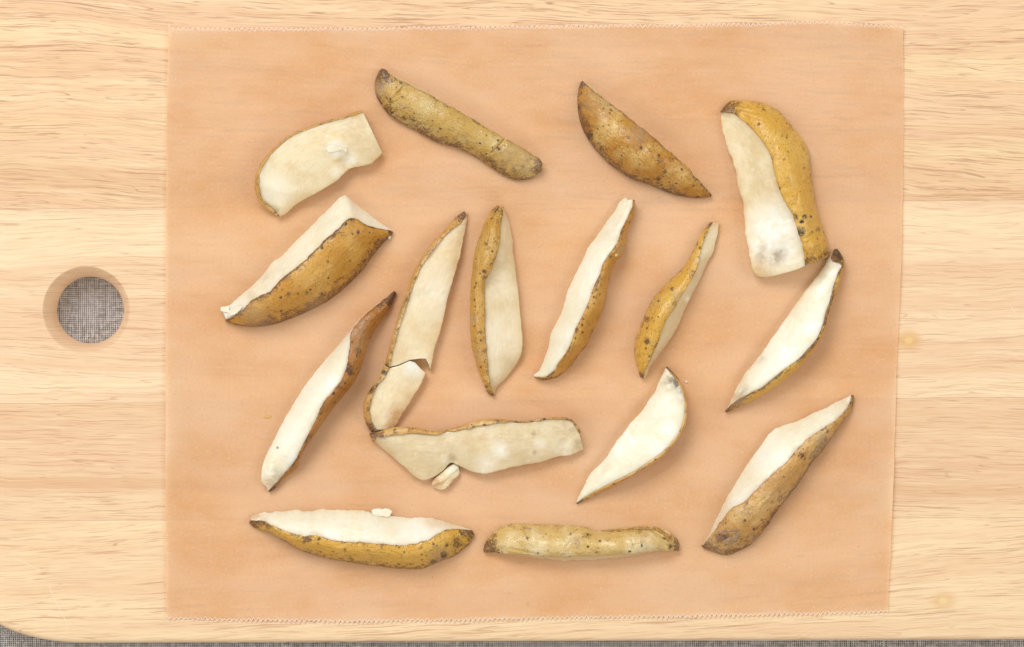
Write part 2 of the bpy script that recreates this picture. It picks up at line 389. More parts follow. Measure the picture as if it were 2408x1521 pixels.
# ------------------------------------------------------------------ linen cloth under the board
def thread_patch(x0, x1, y0, y1, zc, seed):
    """real warp and weft threads, one over one under, as one mesh"""
    rng = np.random.default_rng(seed)
    P = 4.95
    V, F = [], []
    nx, ny = int((x1 - x0) / P), int((y1 - y0) / P)
    base = 0
    SEG, SIDES = 3, 4
    ang = np.array([0.25, 0.75, 1.25, 1.75]) * math.pi
    for axis, n_t, n_c in ((0, ny, nx), (1, nx, ny)):
        for i in range(n_t):
            m = n_c * SEG + 1
            u = np.arange(m) / SEG
            c = (i + 0.5) * P + rng.normal(0, 0.28) + 0.55 * noise(u * 0.31, i * 3.7 + 100 * axis, seed)
            wid = (1.36 + rng.normal(0, 0.16)) * (1 + 0.22 * noise(u * 0.5, i * 5.1, seed + 7 + axis))
            zz = 1.15 * np.cos((u - 0.5) * math.pi + (i % 2) * math.pi + axis * math.pi)
            rows = []
            for a in ang:
                du = wid * math.cos(a) * 1.32; dz = wid * math.sin(a) * 0.85
                if axis == 0: rows.append(np.stack([x0 + u * P, y0 + c + du, zc + zz + dz], -1))
                else: rows.append(np.stack([x0 + c + du, y0 + u * P, zc + zz + dz], -1))
            R = np.stack(rows, 1).reshape(-1, 3)
            V.append(R)
            k = np.arange(m - 1)[:, None] * SIDES + np.arange(SIDES)[None, :]
            k2 = np.arange(m - 1)[:, None] * SIDES + (np.arange(SIDES)[None, :] + 1) % SIDES
            F.append((np.stack([k, k2, k2 + SIDES, k + SIDES], -1).reshape(-1, 4)) + base)
            base += m * SIDES
    V = np.concatenate(V); F = np.concatenate(F)
    Wd = np.stack([(V[:, 0] - CX) * S, -(V[:, 1] - CY) * S, V[:, 2] * S], -1)
    return Wd, F.tolist()

def build_cloth():
    zc = -4.2 * S
    half = 0.42
    N = 24
    xs = np.linspace(-half, half, N); ys = np.linspace(-half * 0.8, half * 0.8, N)
    V = [(x, y, zc) for y in ys for x in xs]
    F = [(j * N + i, j * N + i + 1, (j + 1) * N + i + 1, (j + 1) * N + i) for j in range(N - 1) for i in range(N - 1)]
    o = mesh_obj('linen_cloth', V, F, M_CLOTH)
    o.data.materials.append(M_CLOTH_DARK)
    tag(o, 'grey woven linen cloth under the board, seen through its hole and below its edge', 'cloth')
    for k, (a, b, c, d) in enumerate(((118, 312, 632, 822), (-120, 2560, 1462, 1580))):
        v, f = thread_patch(a, b, c, d, -1.6, 3 + k)
        w = mesh_obj('woven_threads', v, f, M_THREAD, o); w['kind'] = 'stuff'
        # dark gaps between the threads: a near-black sheet added below, their shade painted as its colour
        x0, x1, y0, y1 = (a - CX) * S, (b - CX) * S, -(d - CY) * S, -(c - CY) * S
        mesh_obj('gap_shade_sheet', [(x0, y0, -3.9 * S), (x1, y0, -3.9 * S), (x1, y1, -3.9 * S), (x0, y1, -3.9 * S)], [(0, 1, 2, 3)], M_CLOTH_DARK, o, False)
    return o
build_cloth()

# ------------------------------------------------------------------ cutting board: four glued planks, rounded rim, hanging hole
BX0, BX1, BY0, BY1 = -62.0, 2560.0, -110.0, 1508.5
TH = T / S
def board_solid():
    bm = bmesh.new()
    def ring(inset, z):
        R = 118.0; pts = []
        for cx, cy, a0 in ((BX1 - R, BY0 + R, -90), (BX1 - R, BY1 - R, 0), (BX0 + R * 2.2, BY1 - R * 1.0, 90), (BX0 + R, BY0 + R, 180)):
            for k in range(13):
                a = math.radians(a0 + 90 * k / 12)
                rx = (R * 2.2 if a0 == 90 else R) - inset
                ry = R - inset
                pts.append((cx + rx * math.cos(a), cy + ry * math.sin(a)))
        tilt = -0.0034
        return [bm.verts.new(((x - CX) * S, -(y + (x - CX) * tilt - CY) * S, z * S)) for x, y in pts]
    def hole(r, z):
        return [bm.verts.new(((202.5 + r * math.cos(a) - CX) * S, -(728.5 + r * math.sin(a) - CY) * S, z * S)) for a in np.linspace(0, 2 * math.pi, 97)[:-1]]
    prof = [(7.0, 0.0), (2.0, 2.0), (0, 7.0), (0.0, TH - 13.0), (1.2, TH - 8.0), (4.0, TH - 4.0), (8.0, TH - 1.4), (13.0, TH)]
    rings = [ring(i, z) for i, z in prof]
    for a, b in zip(rings, rings[1:]):
        n = len(a)
        for k in range(n): bm.faces.new((a[k], a[(k + 1) % n], b[(k + 1) % n], b[k]))
    hp = [(82.0, 0.0), (79.3, 2.0), (79.6, 8.0), (81.0, 24.0), (83.6, 42.0), (87.2, 58.0), (91.0, 69.0), (95.0, 78.0), (98.6, 84.0), (101.2, TH - 1.4), (102.6, TH)]
    hr = [hole(r, z) for r, z in hp]
    for a, b in zip(hr, hr[1:]):
        n = len(a)
        for k in range(n): bm.faces.new((a[k], b[k], b[(k + 1) % n], a[(k + 1) % n]))
    for outer, inner in ((rings[0], hr[0]), (rings[-1], hr[-1])):
        es = []
        for lp in (outer, inner):
            for k in range(len(lp)):
                e = bm.edges.get((lp[k], lp[(k + 1) % len(lp)])); es.append(e)
        bmesh.ops.triangle_fill(bm, use_beauty=True, use_dissolve=False, edges=es)
    bmesh.ops.recalc_face_normals(bm, faces=bm.faces)
    me = bpy.data.meshes.new('board_blank'); bm.to_mesh(me); bm.free()
    o = bpy.data.objects.new('board_blank', me); COL.objects.link(o)
    return o

def build_board():
    root = empty('cutting_board', (0, 0, 0))
    tag(root, 'pale wooden cutting board with a round hanging hole, lying under everything', 'cutting board')
    blank = board_solid()
    joints = [(-400, -400), (492, 470), (949, 934), (1224, 1217), (1900, 1900)]   # y of each glue line at the left / right frame edge
    dg = bpy.context.evaluated_depsgraph_get
    for i in range(4):
        (l0, r0), (l1, r1) = joints[i], joints[i + 1]
        g = 0.18
        def yy(l, r, x): return l + (r - l) * x / 2407.0
        xa, xb = -400.0, 3000.0
        pts = [(xa, yy(l0, r0, xa) + g), (xb, yy(l0, r0, xb) + g), (xb, yy(l1, r1, xb) - g), (xa, yy(l1, r1, xa) - g)]
        V = [((x - CX) * S, -(y - CY) * S, z) for z in (-0.01, T + 0.01) for x, y in pts]
        F = [(0, 1, 2, 3), (7, 6, 5, 4), (0, 4, 5, 1), (1, 5, 6, 2), (2, 6, 7, 3), (3, 7, 4, 0)]
        cut = mesh_obj('cutter', V, F, None, None, False)
        bmx = bmesh.new(); bmx.from_mesh(cut.data); bmesh.ops.recalc_face_normals(bmx, faces=bmx.faces); bmx.to_mesh(cut.data); bmx.free()
        md = blank.modifiers.new('b', 'BOOLEAN'); md.operation = 'INTERSECT'; md.solver = 'EXACT'; md.object = cut
        d = dg(); d.update()
        me = bpy.data.meshes.new_from_object(blank.evaluated_get(d))
        blank.modifiers.clear(); bpy.data.objects.remove(cut, do_unlink=True)
        me.name = 'plank'
        me.materials.clear(); me.materials.append(M_WOOD[i])
        me.polygons.foreach_set('material_index', [0] * len(me.polygons))
        me.polygons.foreach_set('use_smooth', [True] * len(me.polygons))
        me.set_sharp_from_angle(angle=math.radians(32))
        o = bpy.data.objects.new('plank', me); COL.objects.link(o); o.parent = root
        if i == 3: last = o
        if i == 1: second = o
    bpy.data.objects.remove(blank, do_unlink=True)
    return root, second, last
BOARD, PLANK2, PLANK4 = build_board()

def ribbon(name, pts, width, z, mat, parent, taper=True, lift=0.0):
    """thin raised line following pts (units)"""
    p = np.array(pts, float); n = len(p)
    d = np.gradient(p, axis=0); d /= np.maximum(np.linalg.norm(d, axis=1, keepdims=True), 1e-6)
    nr = np.stack([-d[:, 1], d[:, 0]], -1)
    w = np.full(n, width / 2.0)
    if taper: w = w * np.minimum(1, np.minimum(np.arange(n), np.arange(n)[::-1]) / max(2.0, n * 0.2) + 0.15)
    w = w * (1 + 0.3 * noise(np.arange(n) * 0.6, 3.1, width))
    z = np.broadcast_to(np.asarray(z, float), (n,))
    L = W(p[:, 0] + nr[:, 0] * w, p[:, 1] + nr[:, 1] * w, z)
    C = W(p[:, 0], p[:, 1], z + lift)
    R = W(p[:, 0] - nr[:, 0] * w, p[:, 1] - nr[:, 1] * w, z)
    V = np.stack([L, C, R], 1).reshape(-1, 3)
    F = []
    for k in range(n - 1):
        a = k * 3
        F += [(a, a + 1, a + 4, a + 3), (a + 1, a + 2, a + 5, a + 4)]
    return mesh_obj(name, V, F, mat, parent)

def spline(pts, n):
    p = np.array(pts, float); t = np.concatenate([[0], np.cumsum(np.linalg.norm(np.diff(p[:, :2], axis=0), axis=1))])
    tt = np.linspace(0, t[-1], n); return np.stack([hermite(t, p[:, k], tt) for k in range(p.shape[1])], -1)

def hermite(t, y, tt):
    t = np.asarray(t, float); y = np.asarray(y, float)
    if len(t) == 2: return np.interp(tt, t, y)
    h = np.diff(t); s = np.diff(y) / h
    m = np.empty_like(y); m[0], m[-1] = s[0], s[-1]
    m[1:-1] = (s[:-1] * h[1:] + s[1:] * h[:-1]) / (h[1:] + h[:-1])
    i = np.clip(np.searchsorted(t, tt, side='right') - 1, 0, len(t) - 2)
    u = (tt - t[i]) / h[i]
    return ((1 + 2 * u) * (1 - u) ** 2 * y[i] + u * (1 - u) ** 2 * h[i] * m[i] + u * u * (3 - 2 * u) * y[i + 1] + u * u * (u - 1) * h[i] * m[i + 1])

ribbon('scratch', spline([(20, 1306), (44, 1317), (75, 1331), (103, 1347)], 30), 1.1, 0.35, M_SCRATCH, PLANK4)
ribbon('scratch', spline([(112, 1362), (118, 1383), (130, 1411), (142, 1437), (157, 1467), (159, 1489)], 40), 1.0, 0.35, M_SCRATCH, PLANK4)
ribbon('scratch', [(2208, 726), (2209.5, 733), (2210, 740), (2210, 747)], 1.8, 0.35, M_SCRATCH, PLANK2)
ribbon('scratch', [(2375, 712), (2378, 722), (2384, 733), (2390, 742)], 1.6, 0.35, M_SCRATCH, PLANK2)

# ------------------------------------------------------------------ baking paper
PAPER_TOP = [(396, 60), (404, 67), (420, 69), (700, 69.5), (1000, 66.5), (1300, 64), (1600, 61), (1800, 57), (1935, 53), (1962, 52), (1985, 57), (2060, 60), (2123, 65)]
PAPER_BOT = [(392, 1452), (420, 1454), (600, 1457), (800, 1459.5), (1000, 1458), (1300, 1453), (1500, 1450), (1800, 1445), (2000, 1440), (2087, 1437)]
PAPER_L = [(60, 396), (200, 392.5), (640, 389.5), (1000, 389.5), (1300, 390), (1456, 392)]
PAPER_R = [(62, 2122.5), (200, 2124), (330, 2123.5), (600, 2119), (900, 2107), (1200, 2098), (1440, 2087)]
def paper_z(x, y):
    z = 1.6 + 1.0 * fbm(x * 0.011, y * 0.013, 5.5, 2) + 2.4 * fbm(x * 0.0042, y * 0.0052, 3.3, 2) + 1.6 * noise(x * 0.0023 + 3, y * 0.006, 8.8)
    d = np.minimum(x - 390, 2105 - x)
    z = z + 7.0 * np.exp(-np.maximum(d, 0) / 22.0) * (0.6 + 0.4 * noise(y * 0.004, 1.0, 2.0))
    z = z + 5.0 * np.exp(-np.maximum(1450 - y, 0) / 20.0) * (0.6 + 0.4 * noise(x * 0.005, 4.0, 2.0))
    z = z + 5.5 * np.exp(-np.maximum(y - 62, 0) / 26.0) * (0.6 + 0.4 * noise(x * 0.006, 9.0, 2.0))
    # fold near the upper right corner
    ax, ay, bx, by = 1962.0, 52.0, 1998.0, 98.0
    t = np.clip(((x - ax) * (bx - ax) + (y - ay) * (by - ay)) / ((bx - ax) ** 2 + (by - ay) ** 2), 0, 1)
    dd = np.hypot(x - ax - t * (bx - ax), y - ay - t * (by - ay))
    z = z + 4.5 * (1 - t) ** 0.7 * np.exp(-dd / 7.0)
    return np.maximum(z, 0.6)

def build_paper():
    pitch = 5.75
    nc = int((2123 - 396) / pitch)
    u = np.linspace(0, 1, nc)
    nr = 170
    v = np.linspace(0, 1, nr)
    xt = 396 + u * (2122.5 - 396); xb = 392 + u * (2087 - 392)
    yt = np.interp(xt, *zip(*PAPER_TOP)); yb = np.interp(xb, *zip(*PAPER_BOT))
    zig = np.where(np.arange(nc) % 2 == 0, -3.6, 3.6) * (1 + 0.6 * noise(np.arange(nc) * 0.7, 2.2)) + 1.3 * noise(np.arange(nc) * 0.13, 6.2)
    yt = yt + zig; yb = yb + zig * 0.95
    U, Vv = np.meshgrid(u, v)
    inner = (v[1:-1] - v[1]) / (v[-2] - v[1])
    Y = np.zeros_like(U)
    ytm = np.interp(xt, *zip(*PAPER_TOP)) + 5; ybm = np.interp(xb, *zip(*PAPER_BOT)) - 5
    Y[0] = yt; Y[-1] = yb
    for k, f in enumerate(inner): Y[k + 1] = ytm + (ybm - ytm) * f
    XL = hermite([a for a, b in PAPER_L], [b for a, b in PAPER_L], np.clip(Y, 60, 1456)) + 0.8 * noise(Y * 0.02, 3.0)
    XR = hermite([a for a, b in PAPER_R], [b for a, b in PAPER_R], np.clip(Y, 62, 1440)) + 0.8 * noise(Y * 0.02, 7.0)
    X = XL + (XR - XL) * U
    Z = paper_z(X, Y)
    V = W(X, Y, Z).reshape(-1, 3)
    idx = np.arange(nr * nc).reshape(nr, nc)
    F = np.stack([idx[:-1, :-1], idx[1:, :-1], idx[1:, 1:], idx[:-1, 1:]], -1).reshape(-1, 4).tolist()
    o = mesh_obj('baking_paper', V, F, M_PAPER)
    add_attr(o, 'gap', Z)
    tag(o, 'translucent brown baking paper sheet with sawtooth torn ends, spread under the potato wedges', 'baking paper')
    for r in (0, nr - 1):
        pts = np.stack([X[r], Y[r]], -1)
        n = len(pts)
        fine_t = np.linspace(0, n - 1, (n - 1) * 2 + 1)
        px = np.interp(fine_t, np.arange(n), pts[:, 0]); py = np.interp(fine_t, np.arange(n), pts[:, 1]); pz = np.interp(fine_t, np.arange(n), Z[r])
        ribbon('torn_edge', np.stack([px, py], -1), 1.45, pz + 0.25, M_TORN, o, False, 0.6)
    return o
PAPER = build_paper()
PZ = 1.6     # height of the paper where the food lies

# ------------------------------------------------------------------ potato wedges
GRID = {}
def build_loft(root, rows, view, hA, hB, hC, bu, flesh_m, skin_m, seed, opt, marks):
    x0, y0, k = view
    conv = lambda x, y: ((x0 + x * k) / 1.7017, (y0 + y * k) / 1.7017)
    R = np.array([[*conv(*r[0:2]), *conv(*r[2:4]), *conv(*r[4:6])] for r in (q[:6] for q in rows)])
    mid = (R[:, 0:2] + R[:, 4:6]) / 2
    stp = np.maximum(np.linalg.norm(np.diff(mid, axis=0), axis=1), 0.35 * np.maximum(np.linalg.norm(np.diff(R[:, 0:2], axis=0), axis=1), np.linalg.norm(np.diff(R[:, 4:6], axis=0), axis=1)))
    stp = np.maximum(stp, 0.5)
    t = np.concatenate([[0], np.cumsum(stp)])
    L = t[-1]
    N = int(max(24, min(230, L / 2.5)))
    tt = np.linspace(0, L, N); s = tt / L
    Q = np.stack([hermite(t, R[:, c], tt) for c in range(6)], -1)
    A, B, C = Q[:, 0:2], Q[:, 2:4], Q[:, 4:6]
    ip = lambda h: np.interp(s, np.linspace(0, 1, len(h)), h) if hasattr(h, '__len__') else np.full(N, float(h))
    def sm(a):
        w = max(3, N // 14) | 1
        pad = np.pad(a, w // 2, mode='edge'); return np.convolve(pad, np.ones(w) / w, 'valid')
    zA, zB, zC, bl = (sm(ip(h)) for h in (hA, hB, hC, bu))
    # irregular knife and skin edges
    end = np.clip(np.minimum(s, 1 - s) * L / 20.0, 0, 1)
    jag = opt.get('jag', 1.6)
    ab = B - A; abn = ab / np.maximum(np.linalg.norm(ab, axis=1, keepdims=True), 1e-3)
    bc = C - B; bcn = bc / np.maximum(np.linalg.norm(bc, axis=1, keepdims=True), 1e-3)
    jA = abn * (end * jag * (fbm(tt / 16.0, seed, 1.0, 3) * 1.5 + 0.45 * noise(tt / 4.5, seed, 3.0)))[:, None]
    jB = bcn * (end * opt.get('jagB', 1.3) * (fbm(tt / 13.0, seed, 5.0, 3) * 2.0 + 0.5 * noise(tt / 3.6, seed, 7.0)))[:, None] * np.minimum(1, np.linalg.norm(bc, axis=1, keepdims=True) / 8.0)
    C = C + bcn * (end * 0.9 * fbm(tt / 11.0, seed, 9.0, 3))[:, None]
    wAB = np.linalg.norm(B - A, axis=1); wBC = np.linalg.norm(C - B, axis=1); wAC = np.linalg.norm(C - A, axis=1)
    nA, nF, nS, nC, nB = 7, 36, 36, 9, 16
    P, Tk = [], []      # plan+z columns; tk: -1 wall, 0..1 flesh, 1..2 skin, 2..3 under
    inA = np.minimum(opt.get('inA', 5.0), wAC * 0.3)
    ca = (C - A) / np.maximum(wAC[:, None], 1e-3)
    for i in range(nA):
        th = math.radians(90.0 * i / nA)
        P.append(np.concatenate([A + jA + ca * (inA * (1 - math.sin(th)))[:, None], (zA * (1 - math.cos(th)))[:, None]], 1)); Tk.append(-1 + i / nA)
    M0, M1 = opt.get('M0'), opt.get('M1')
    def mpath(M, a, b, u):
        mp = np.array([a] + [conv(*m) for m in M] + [b]); cl = np.concatenate([[0], np.cumsum(np.linalg.norm(np.diff(mp, axis=0), axis=1))]); cl /= cl[-1]
        return np.array([np.interp(u, cl, mp[:, 0]), np.interp(u, cl, mp[:, 1])])
    rnd = opt.get('round', 0.25)
    for i in range(nF):
        u = i / nF
        xy = A + (B - A) * u + jA * (1 - u) ** 6 + jB * u ** 6
        if M1 is not None:
            w = np.clip((s - 0.86) / 0.14, 0, 1) ** 1.5
            xy = xy + (mpath(M1, A[-1], B[-1], u) - (A[-1] + (B[-1] - A[-1]) * u))[None] * w[:, None]
        if M0 is not None:
            w = np.clip((0.35 - s) / 0.35, 0, 1) ** 1.5
            xy = xy + (mpath(M0, A[0], B[0], u) - (A[0] + (B[0] - A[0]) * u))[None] * w[:, None]
        g = (1 - rnd) * u + rnd * math.sin(u * math.pi / 2)
        z = zA + (zB - zA) * g + opt.get('fb', 0.0) * np.minimum(wAB / 60.0, 1) * math.sin(u * math.pi)
        P.append(np.concatenate([xy, z[:, None]], 1)); Tk.append(u)
    for i in range(nS + 1):
        ph = math.radians(90.0 * i / nS); u = math.sin(ph) * 0.75 + 0.25 * (i / nS)
        z = zC + (zB - zC) * (0.30 * (1 - u) + 0.70 * math.cos(ph)) + bl * math.sin(math.pi * u ** 0.85)
        P.append(np.concatenate([B + (C - B) * u + jB * max(0.0, 1 - u) ** 5, z[:, None]], 1)); Tk.append(1 + i / nS)
    inC = np.minimum(opt.get('inC', 14.0), wAC * 0.35)
    for i in range(1, nC + 1):
        ph = math.radians(90.0 * i / nC)
        P.append(np.concatenate([C - ca * (inC * (1 - math.cos(ph)))[:, None], (zC * (1 - math.sin(ph)))[:, None]], 1)); Tk.append(2 + i / nC)
    last, first = P[-1], P[0]
    for i in range(1, nB):
        pb = last + (first - last) * (i / nB)
        for Mx, e, w in ((M1, -1, np.clip((s - 0.86) / 0.14, 0, 1) ** 1.5), (M0, 0, np.clip((0.35 - s) / 0.35, 0, 1) ** 1.5)):
            if Mx is not None:
                u = 1 - i / nB
                pb[:, :2] += (mpath(Mx, A[e], B[e], u) - (A[e] + (B[e] - A[e]) * u))[None] * w[:, None]
        P.append(pb); Tk.append(3.5)
    P = np.stack(P, 1); Tk = np.array(Tk); M = P.shape[1]
    x, y, z = P[..., 0], P[..., 1], P[..., 2]
    # uneven surface, fading out towards the paper
    fade = np.clip(z / 10.0, 0, 1)
    isf = ((Tk >= 0) & (Tk < 1.0)).astype(float)[None]
    iss = ((Tk >= 1.0) & (Tk < 3)).astype(float)[None]
    fl = opt.get('fl', 1.0); sl = opt.get('sl', 1.0)
    edgew = np.clip(np.minimum(Tk, 1 - Tk) / 0.08, 0.25, 1)[None]
    dz = isf * fl * edgew * (2.4 * fbm(x / 50.0, y / 50.0, seed * 1.7, 2) + 1.1 * fbm(x / 13.0, y / 13.0, seed * 2.9, 3) + 1.0 * np.abs(noise(x / 7.0, y / 7.0, seed)) * np.clip(noise(x / 30.0, y / 30.0, seed + 4), 0, 1))
    dz = dz + iss * sl * (3.4 * fbm(x / 34.0, y / 34.0, seed * 3.1, 2) + 1.5 * fbm(x / 11.0, y / 11.0, seed * 4.3, 3))
    for mk_ in marks:
        mx, my, r, kind, a = mk_[:5]
        if kind == 'crease':
            (ax, ay), (bx, by) = conv(mx, my), conv(*mk_[5:7])
            tq = np.clip(((x - ax) * (bx - ax) + (y - ay) * (by - ay)) / ((bx - ax) ** 2 + (by - ay) ** 2), 0, 1)
            dd = np.hypot(x - ax - tq * (bx - ax), y - ay - tq * (by - ay)) + 1.2 * fbm(x / 8.0, y / 8.0, seed + 8, 2)
            dz = dz - a * np.exp(-(dd / r) ** 2) * (0.4 + 0.6 * np.sin(np.pi * np.clip(tq, 0.08, 0.92))) + 0.45 * a * np.exp(-((np.abs(dd) - 2.2 * r) / r) ** 2)
        if kind in ('dent', 'lump'):
            cx, cy = conv(mx, my); d = np.hypot(x - cx, y - cy) / (r * k / 1.7017)
            d = d * (1 + 0.5 * fbm(x / 9.0, y / 9.0, seed + 2, 2))
            dz = dz + (a if kind == 'lump' else -a) * np.clip(1.25 - d, 0, 1) ** (0.7 if kind == 'lump' else 1.0)
    z = np.maximum(z + dz * fade, 0.0) + PZ - 0.7
    V = W(x, y, z)
    cen = V.reshape(-1, 3).mean(0)
    root_loc = np.array(root.location)
    # ---- flesh: the whole closed body
    verts = (V - root_loc).reshape(-1, 3)
    idx = np.arange(N * M).reshape(N, M); nx = np.roll(idx, -1, axis=1)
    F = np.stack([idx[:-1], idx[1:], nx[1:], nx[:-1]], -1).reshape(-1, 4)
    c0 = verts.reshape(N, M, 3)[0].mean(0); c1 = verts.reshape(N, M, 3)[-1].mean(0)
    verts2 = np.concatenate([verts, [c0, c1]])
    Fl = F.tolist()
    extra = 0
    for e, Mx, cen_i in ((0, M0, N * M), (-1, M1, N * M + 1)):
        sg = 1 if e == 0 else -1
        if Mx is None:
            Fl += [(int(idx[e, j]), int(nx[e, j]), cen_i)[::sg] for j in range(M)]
        else:
            top = int(nA + nF + nS + nC)
            low = verts.reshape(N, M, 3)[e, :top + 1].copy(); low[:, 2] = T + (PZ - 0.7) * S - root_loc[2]
            b0 = len(verts2); verts2 = np.concatenate([verts2, low]); extra += top + 1
            Fl += [(int(idx[e, j]), int(idx[e, j + 1]), b0 + j + 1, b0 + j)[::sg] for j in range(top)]
    # orientation
    area2 = 0.5 * np.sum(x[N // 2] * np.roll(z[N // 2], -1) - np.roll(x[N // 2], -1) * z[N // 2])
    vol = 0.0
    tri = verts2[np.array([f[:3] for f in Fl])]
    vol = np.einsum('ij,ij->i', tri[:, 0] - cen + root_loc, np.cross(tri[:, 1] - cen + root_loc, tri[:, 2] - cen + root_loc)).sum()
    flip = vol < 0
    if flip: Fl = [f[::-1] for f in Fl]
    fo = mesh_obj('flesh', verts2, Fl, flesh_m, root)
    # ---- marks
    def marks_for(kinds, base):
        out = {}
        for kd in kinds:
            a = np.zeros_like(x)
            for (mx, my, r, kind, st) in (m_[:5] for m_ in marks):
                if kind == kd:
                    cx, cy = conv(mx, my); d = np.hypot(x - cx, y - cy) / (r * k / 1.7017)
                    a = np.maximum(a, st * np.clip((0.72 - d) * 3.5 if kd == 'sstain' else (1.1 if kd == 'sbrown' else 1.35) - d, 0, 1))
            out[kd] = a
        return out
    arcA = np.broadcast_to(Tk[None], x.shape)
    mk = marks_for(('stain', 'brown', 'white', 'grey', 'sstain', 'sgrey', 'sbrown'), None)
    brF = mk['brown'].copy()
    eb = opt.get('edgeA', 0.5)
    dA = np.clip(arcA, 0, 1) * wAB[:, None]
    brF = np.maximum(brF, eb * 1.25 * np.exp(-dA / 6.5) * (0.4 + 0.9 * np.clip(fbm(tt / 25.0, seed, 31.0, 2) + 0.3, 0, 1))[:, None] * (arcA < 1))
    dB = np.clip(1 - arcA, 0, 1) * wAB[:, None]
    brF = np.maximum(brF, 0.55 * np.exp(-dB / 3.5) * (arcA < 1))
    wax = np.maximum(0.8 * np.exp(-dA / 22.0), 0.65 * np.exp(-dB / 10.0)) * (arcA < 1)
    wax = np.where(arcA < 0, 0.9, wax)
    def pad(a): return np.concatenate([a.reshape(-1), [a[0].mean(), a[-1].mean()], np.zeros(extra)])
    for nm, a in (('brown', brF), ('stain', mk['stain']), ('white', mk['white']), ('grey', mk['grey']), ('wax', wax)): add_attr(fo, nm, pad(a))
    # uv in units
    dv = np.linalg.norm(np.diff(np.concatenate([P, P[:, :1]], 1), axis=1), axis=2)
    vv = np.concatenate([np.zeros((N, 1)), np.cumsum(dv, 1)[:, :-1]], 1)
    vB = vv[:, nA + nF][:, None]
    UU = np.broadcast_to(tt[:, None], x.shape); VVv = vv - vB
    def set_uv(o, uvs):
        lay = o.data.uv_layers.new(name='UVMap')
        li = np.empty(len(o.data.loops), np.int32); o.data.loops.foreach_get('vertex_index', li)
        lay.data.foreach_set('uv', uvs[li].astype(np.float32).ravel())
    uvA = np.stack([UU, VVv], -1).reshape(-1, 2)
    set_uv(fo, np.concatenate([uvA, uvA[:1], uvA[-1:], np.zeros((extra, 2))]))
    GRID[root.name] = GRID.get(root.name, []) + [np.stack([x.ravel(), y.ravel(), z.ravel()], -1)[np.tile((Tk > -0.5) & (Tk < 2.2), N)]]
    if skin_m is None: return fo
    # ---- skin: thin shell lying on the body from its cut edge down to the paper
    j0 = nA + nF; j1 = j0 + nS + nC
    dU = np.gradient(V, axis=0); dW = np.roll(V, -1, 1) - np.roll(V, 1, 1)
    nrm = np.cross(dU, dW); nrm /= np.maximum(np.linalg.norm(nrm, axis=2, keepdims=True), 1e-12)
    if (nrm[N // 2, j0:j0 + nS // 2, 2].mean()) < 0: nrm = -nrm
    th = opt.get('th', 2.0) * S
    vary = 1 + 0.4 * fbm(x / 14.0, y / 14.0, seed + 50, 2)
    cols = list(range(j0, j1 + 1))
    sv = [V[:, j0] - nrm[:, j0] * 1.5 * S, V[:, j0] + nrm[:, j0] * th * 0.55 * vary[:, j0][:, None]]
    cidx = [j0, j0]
    for j in cols[1:]:
        ex = 1 + opt.get('lip', 0.6) * math.exp(-(j - j0 - 1) / 2.0)
        sv.append(V[:, j] + nrm[:, j] * (th * ex * vary[:, j])[:, None]); cidx.append(j)
    SV = np.stack(sv, 1); SV[..., 2] = np.maximum(SV[..., 2], T + (PZ - 0.6) * S)
    K = SV.shape[1]
    sidx = np.arange(N * K).reshape(N, K)
    SF = np.stack([sidx[:-1, :-1], sidx[1:, :-1], sidx[1:, 1:], sidx[:-1, 1:]], -1).reshape(-1, 4).tolist()
    sverts = (SV - root_loc).reshape(-1, 3)
    # closed ends
    e0 = SV[0].mean(0) - root_loc; e1 = SV[-1].mean(0) - root_loc
    sverts2 = np.concatenate([sverts, [e0, e1]])
    if opt.get('cap', True):
        SF += [(int(sidx[0, j]), int(sidx[0, j + 1]), N * K) for j in range(K - 1)] if opt.get('cap0', True) else []
        SF += [(int(sidx[-1, j + 1]), int(sidx[-1, j]), N * K + 1) for j in range(K - 1)] if opt.get('cap1', True) else []
    if flip: SF = [f[::-1] for f in SF]
    so = mesh_obj('skin', sverts2, SF, skin_m, root)
    ci = np.array(cidx)
    wv = np.abs(VVv[:, ci])
    tot = wv[:, -1][:, None]
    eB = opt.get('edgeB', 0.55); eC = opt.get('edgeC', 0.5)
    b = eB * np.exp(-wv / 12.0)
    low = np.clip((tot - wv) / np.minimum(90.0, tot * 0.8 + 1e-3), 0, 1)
    b = np.maximum(b, eC * (1 - low))  # browning of the lower edge, with contact shade painted into it
    for (e, l, st) in (opt.get('tips') or ()):
        dist = tt if e == 0 else L - tt
        b = np.maximum(b, (st * np.clip(1.2 - dist / l, 0, 1))[:, None] * np.ones_like(b))
    b = np.maximum(b, mk['sbrown'][:, ci])
    def pad2(a): return np.concatenate([a.reshape(-1), [a[0].mean(), a[-1].mean()]])
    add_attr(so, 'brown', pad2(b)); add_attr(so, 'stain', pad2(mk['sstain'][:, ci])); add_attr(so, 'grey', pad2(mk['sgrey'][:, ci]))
    uvS = np.stack([UU[:, ci], VVv[:, ci]], -1).reshape(-1, 2)
    set_uv(so, np.concatenate([uvS, uvS[:1], uvS[-1:]]))
    return fo

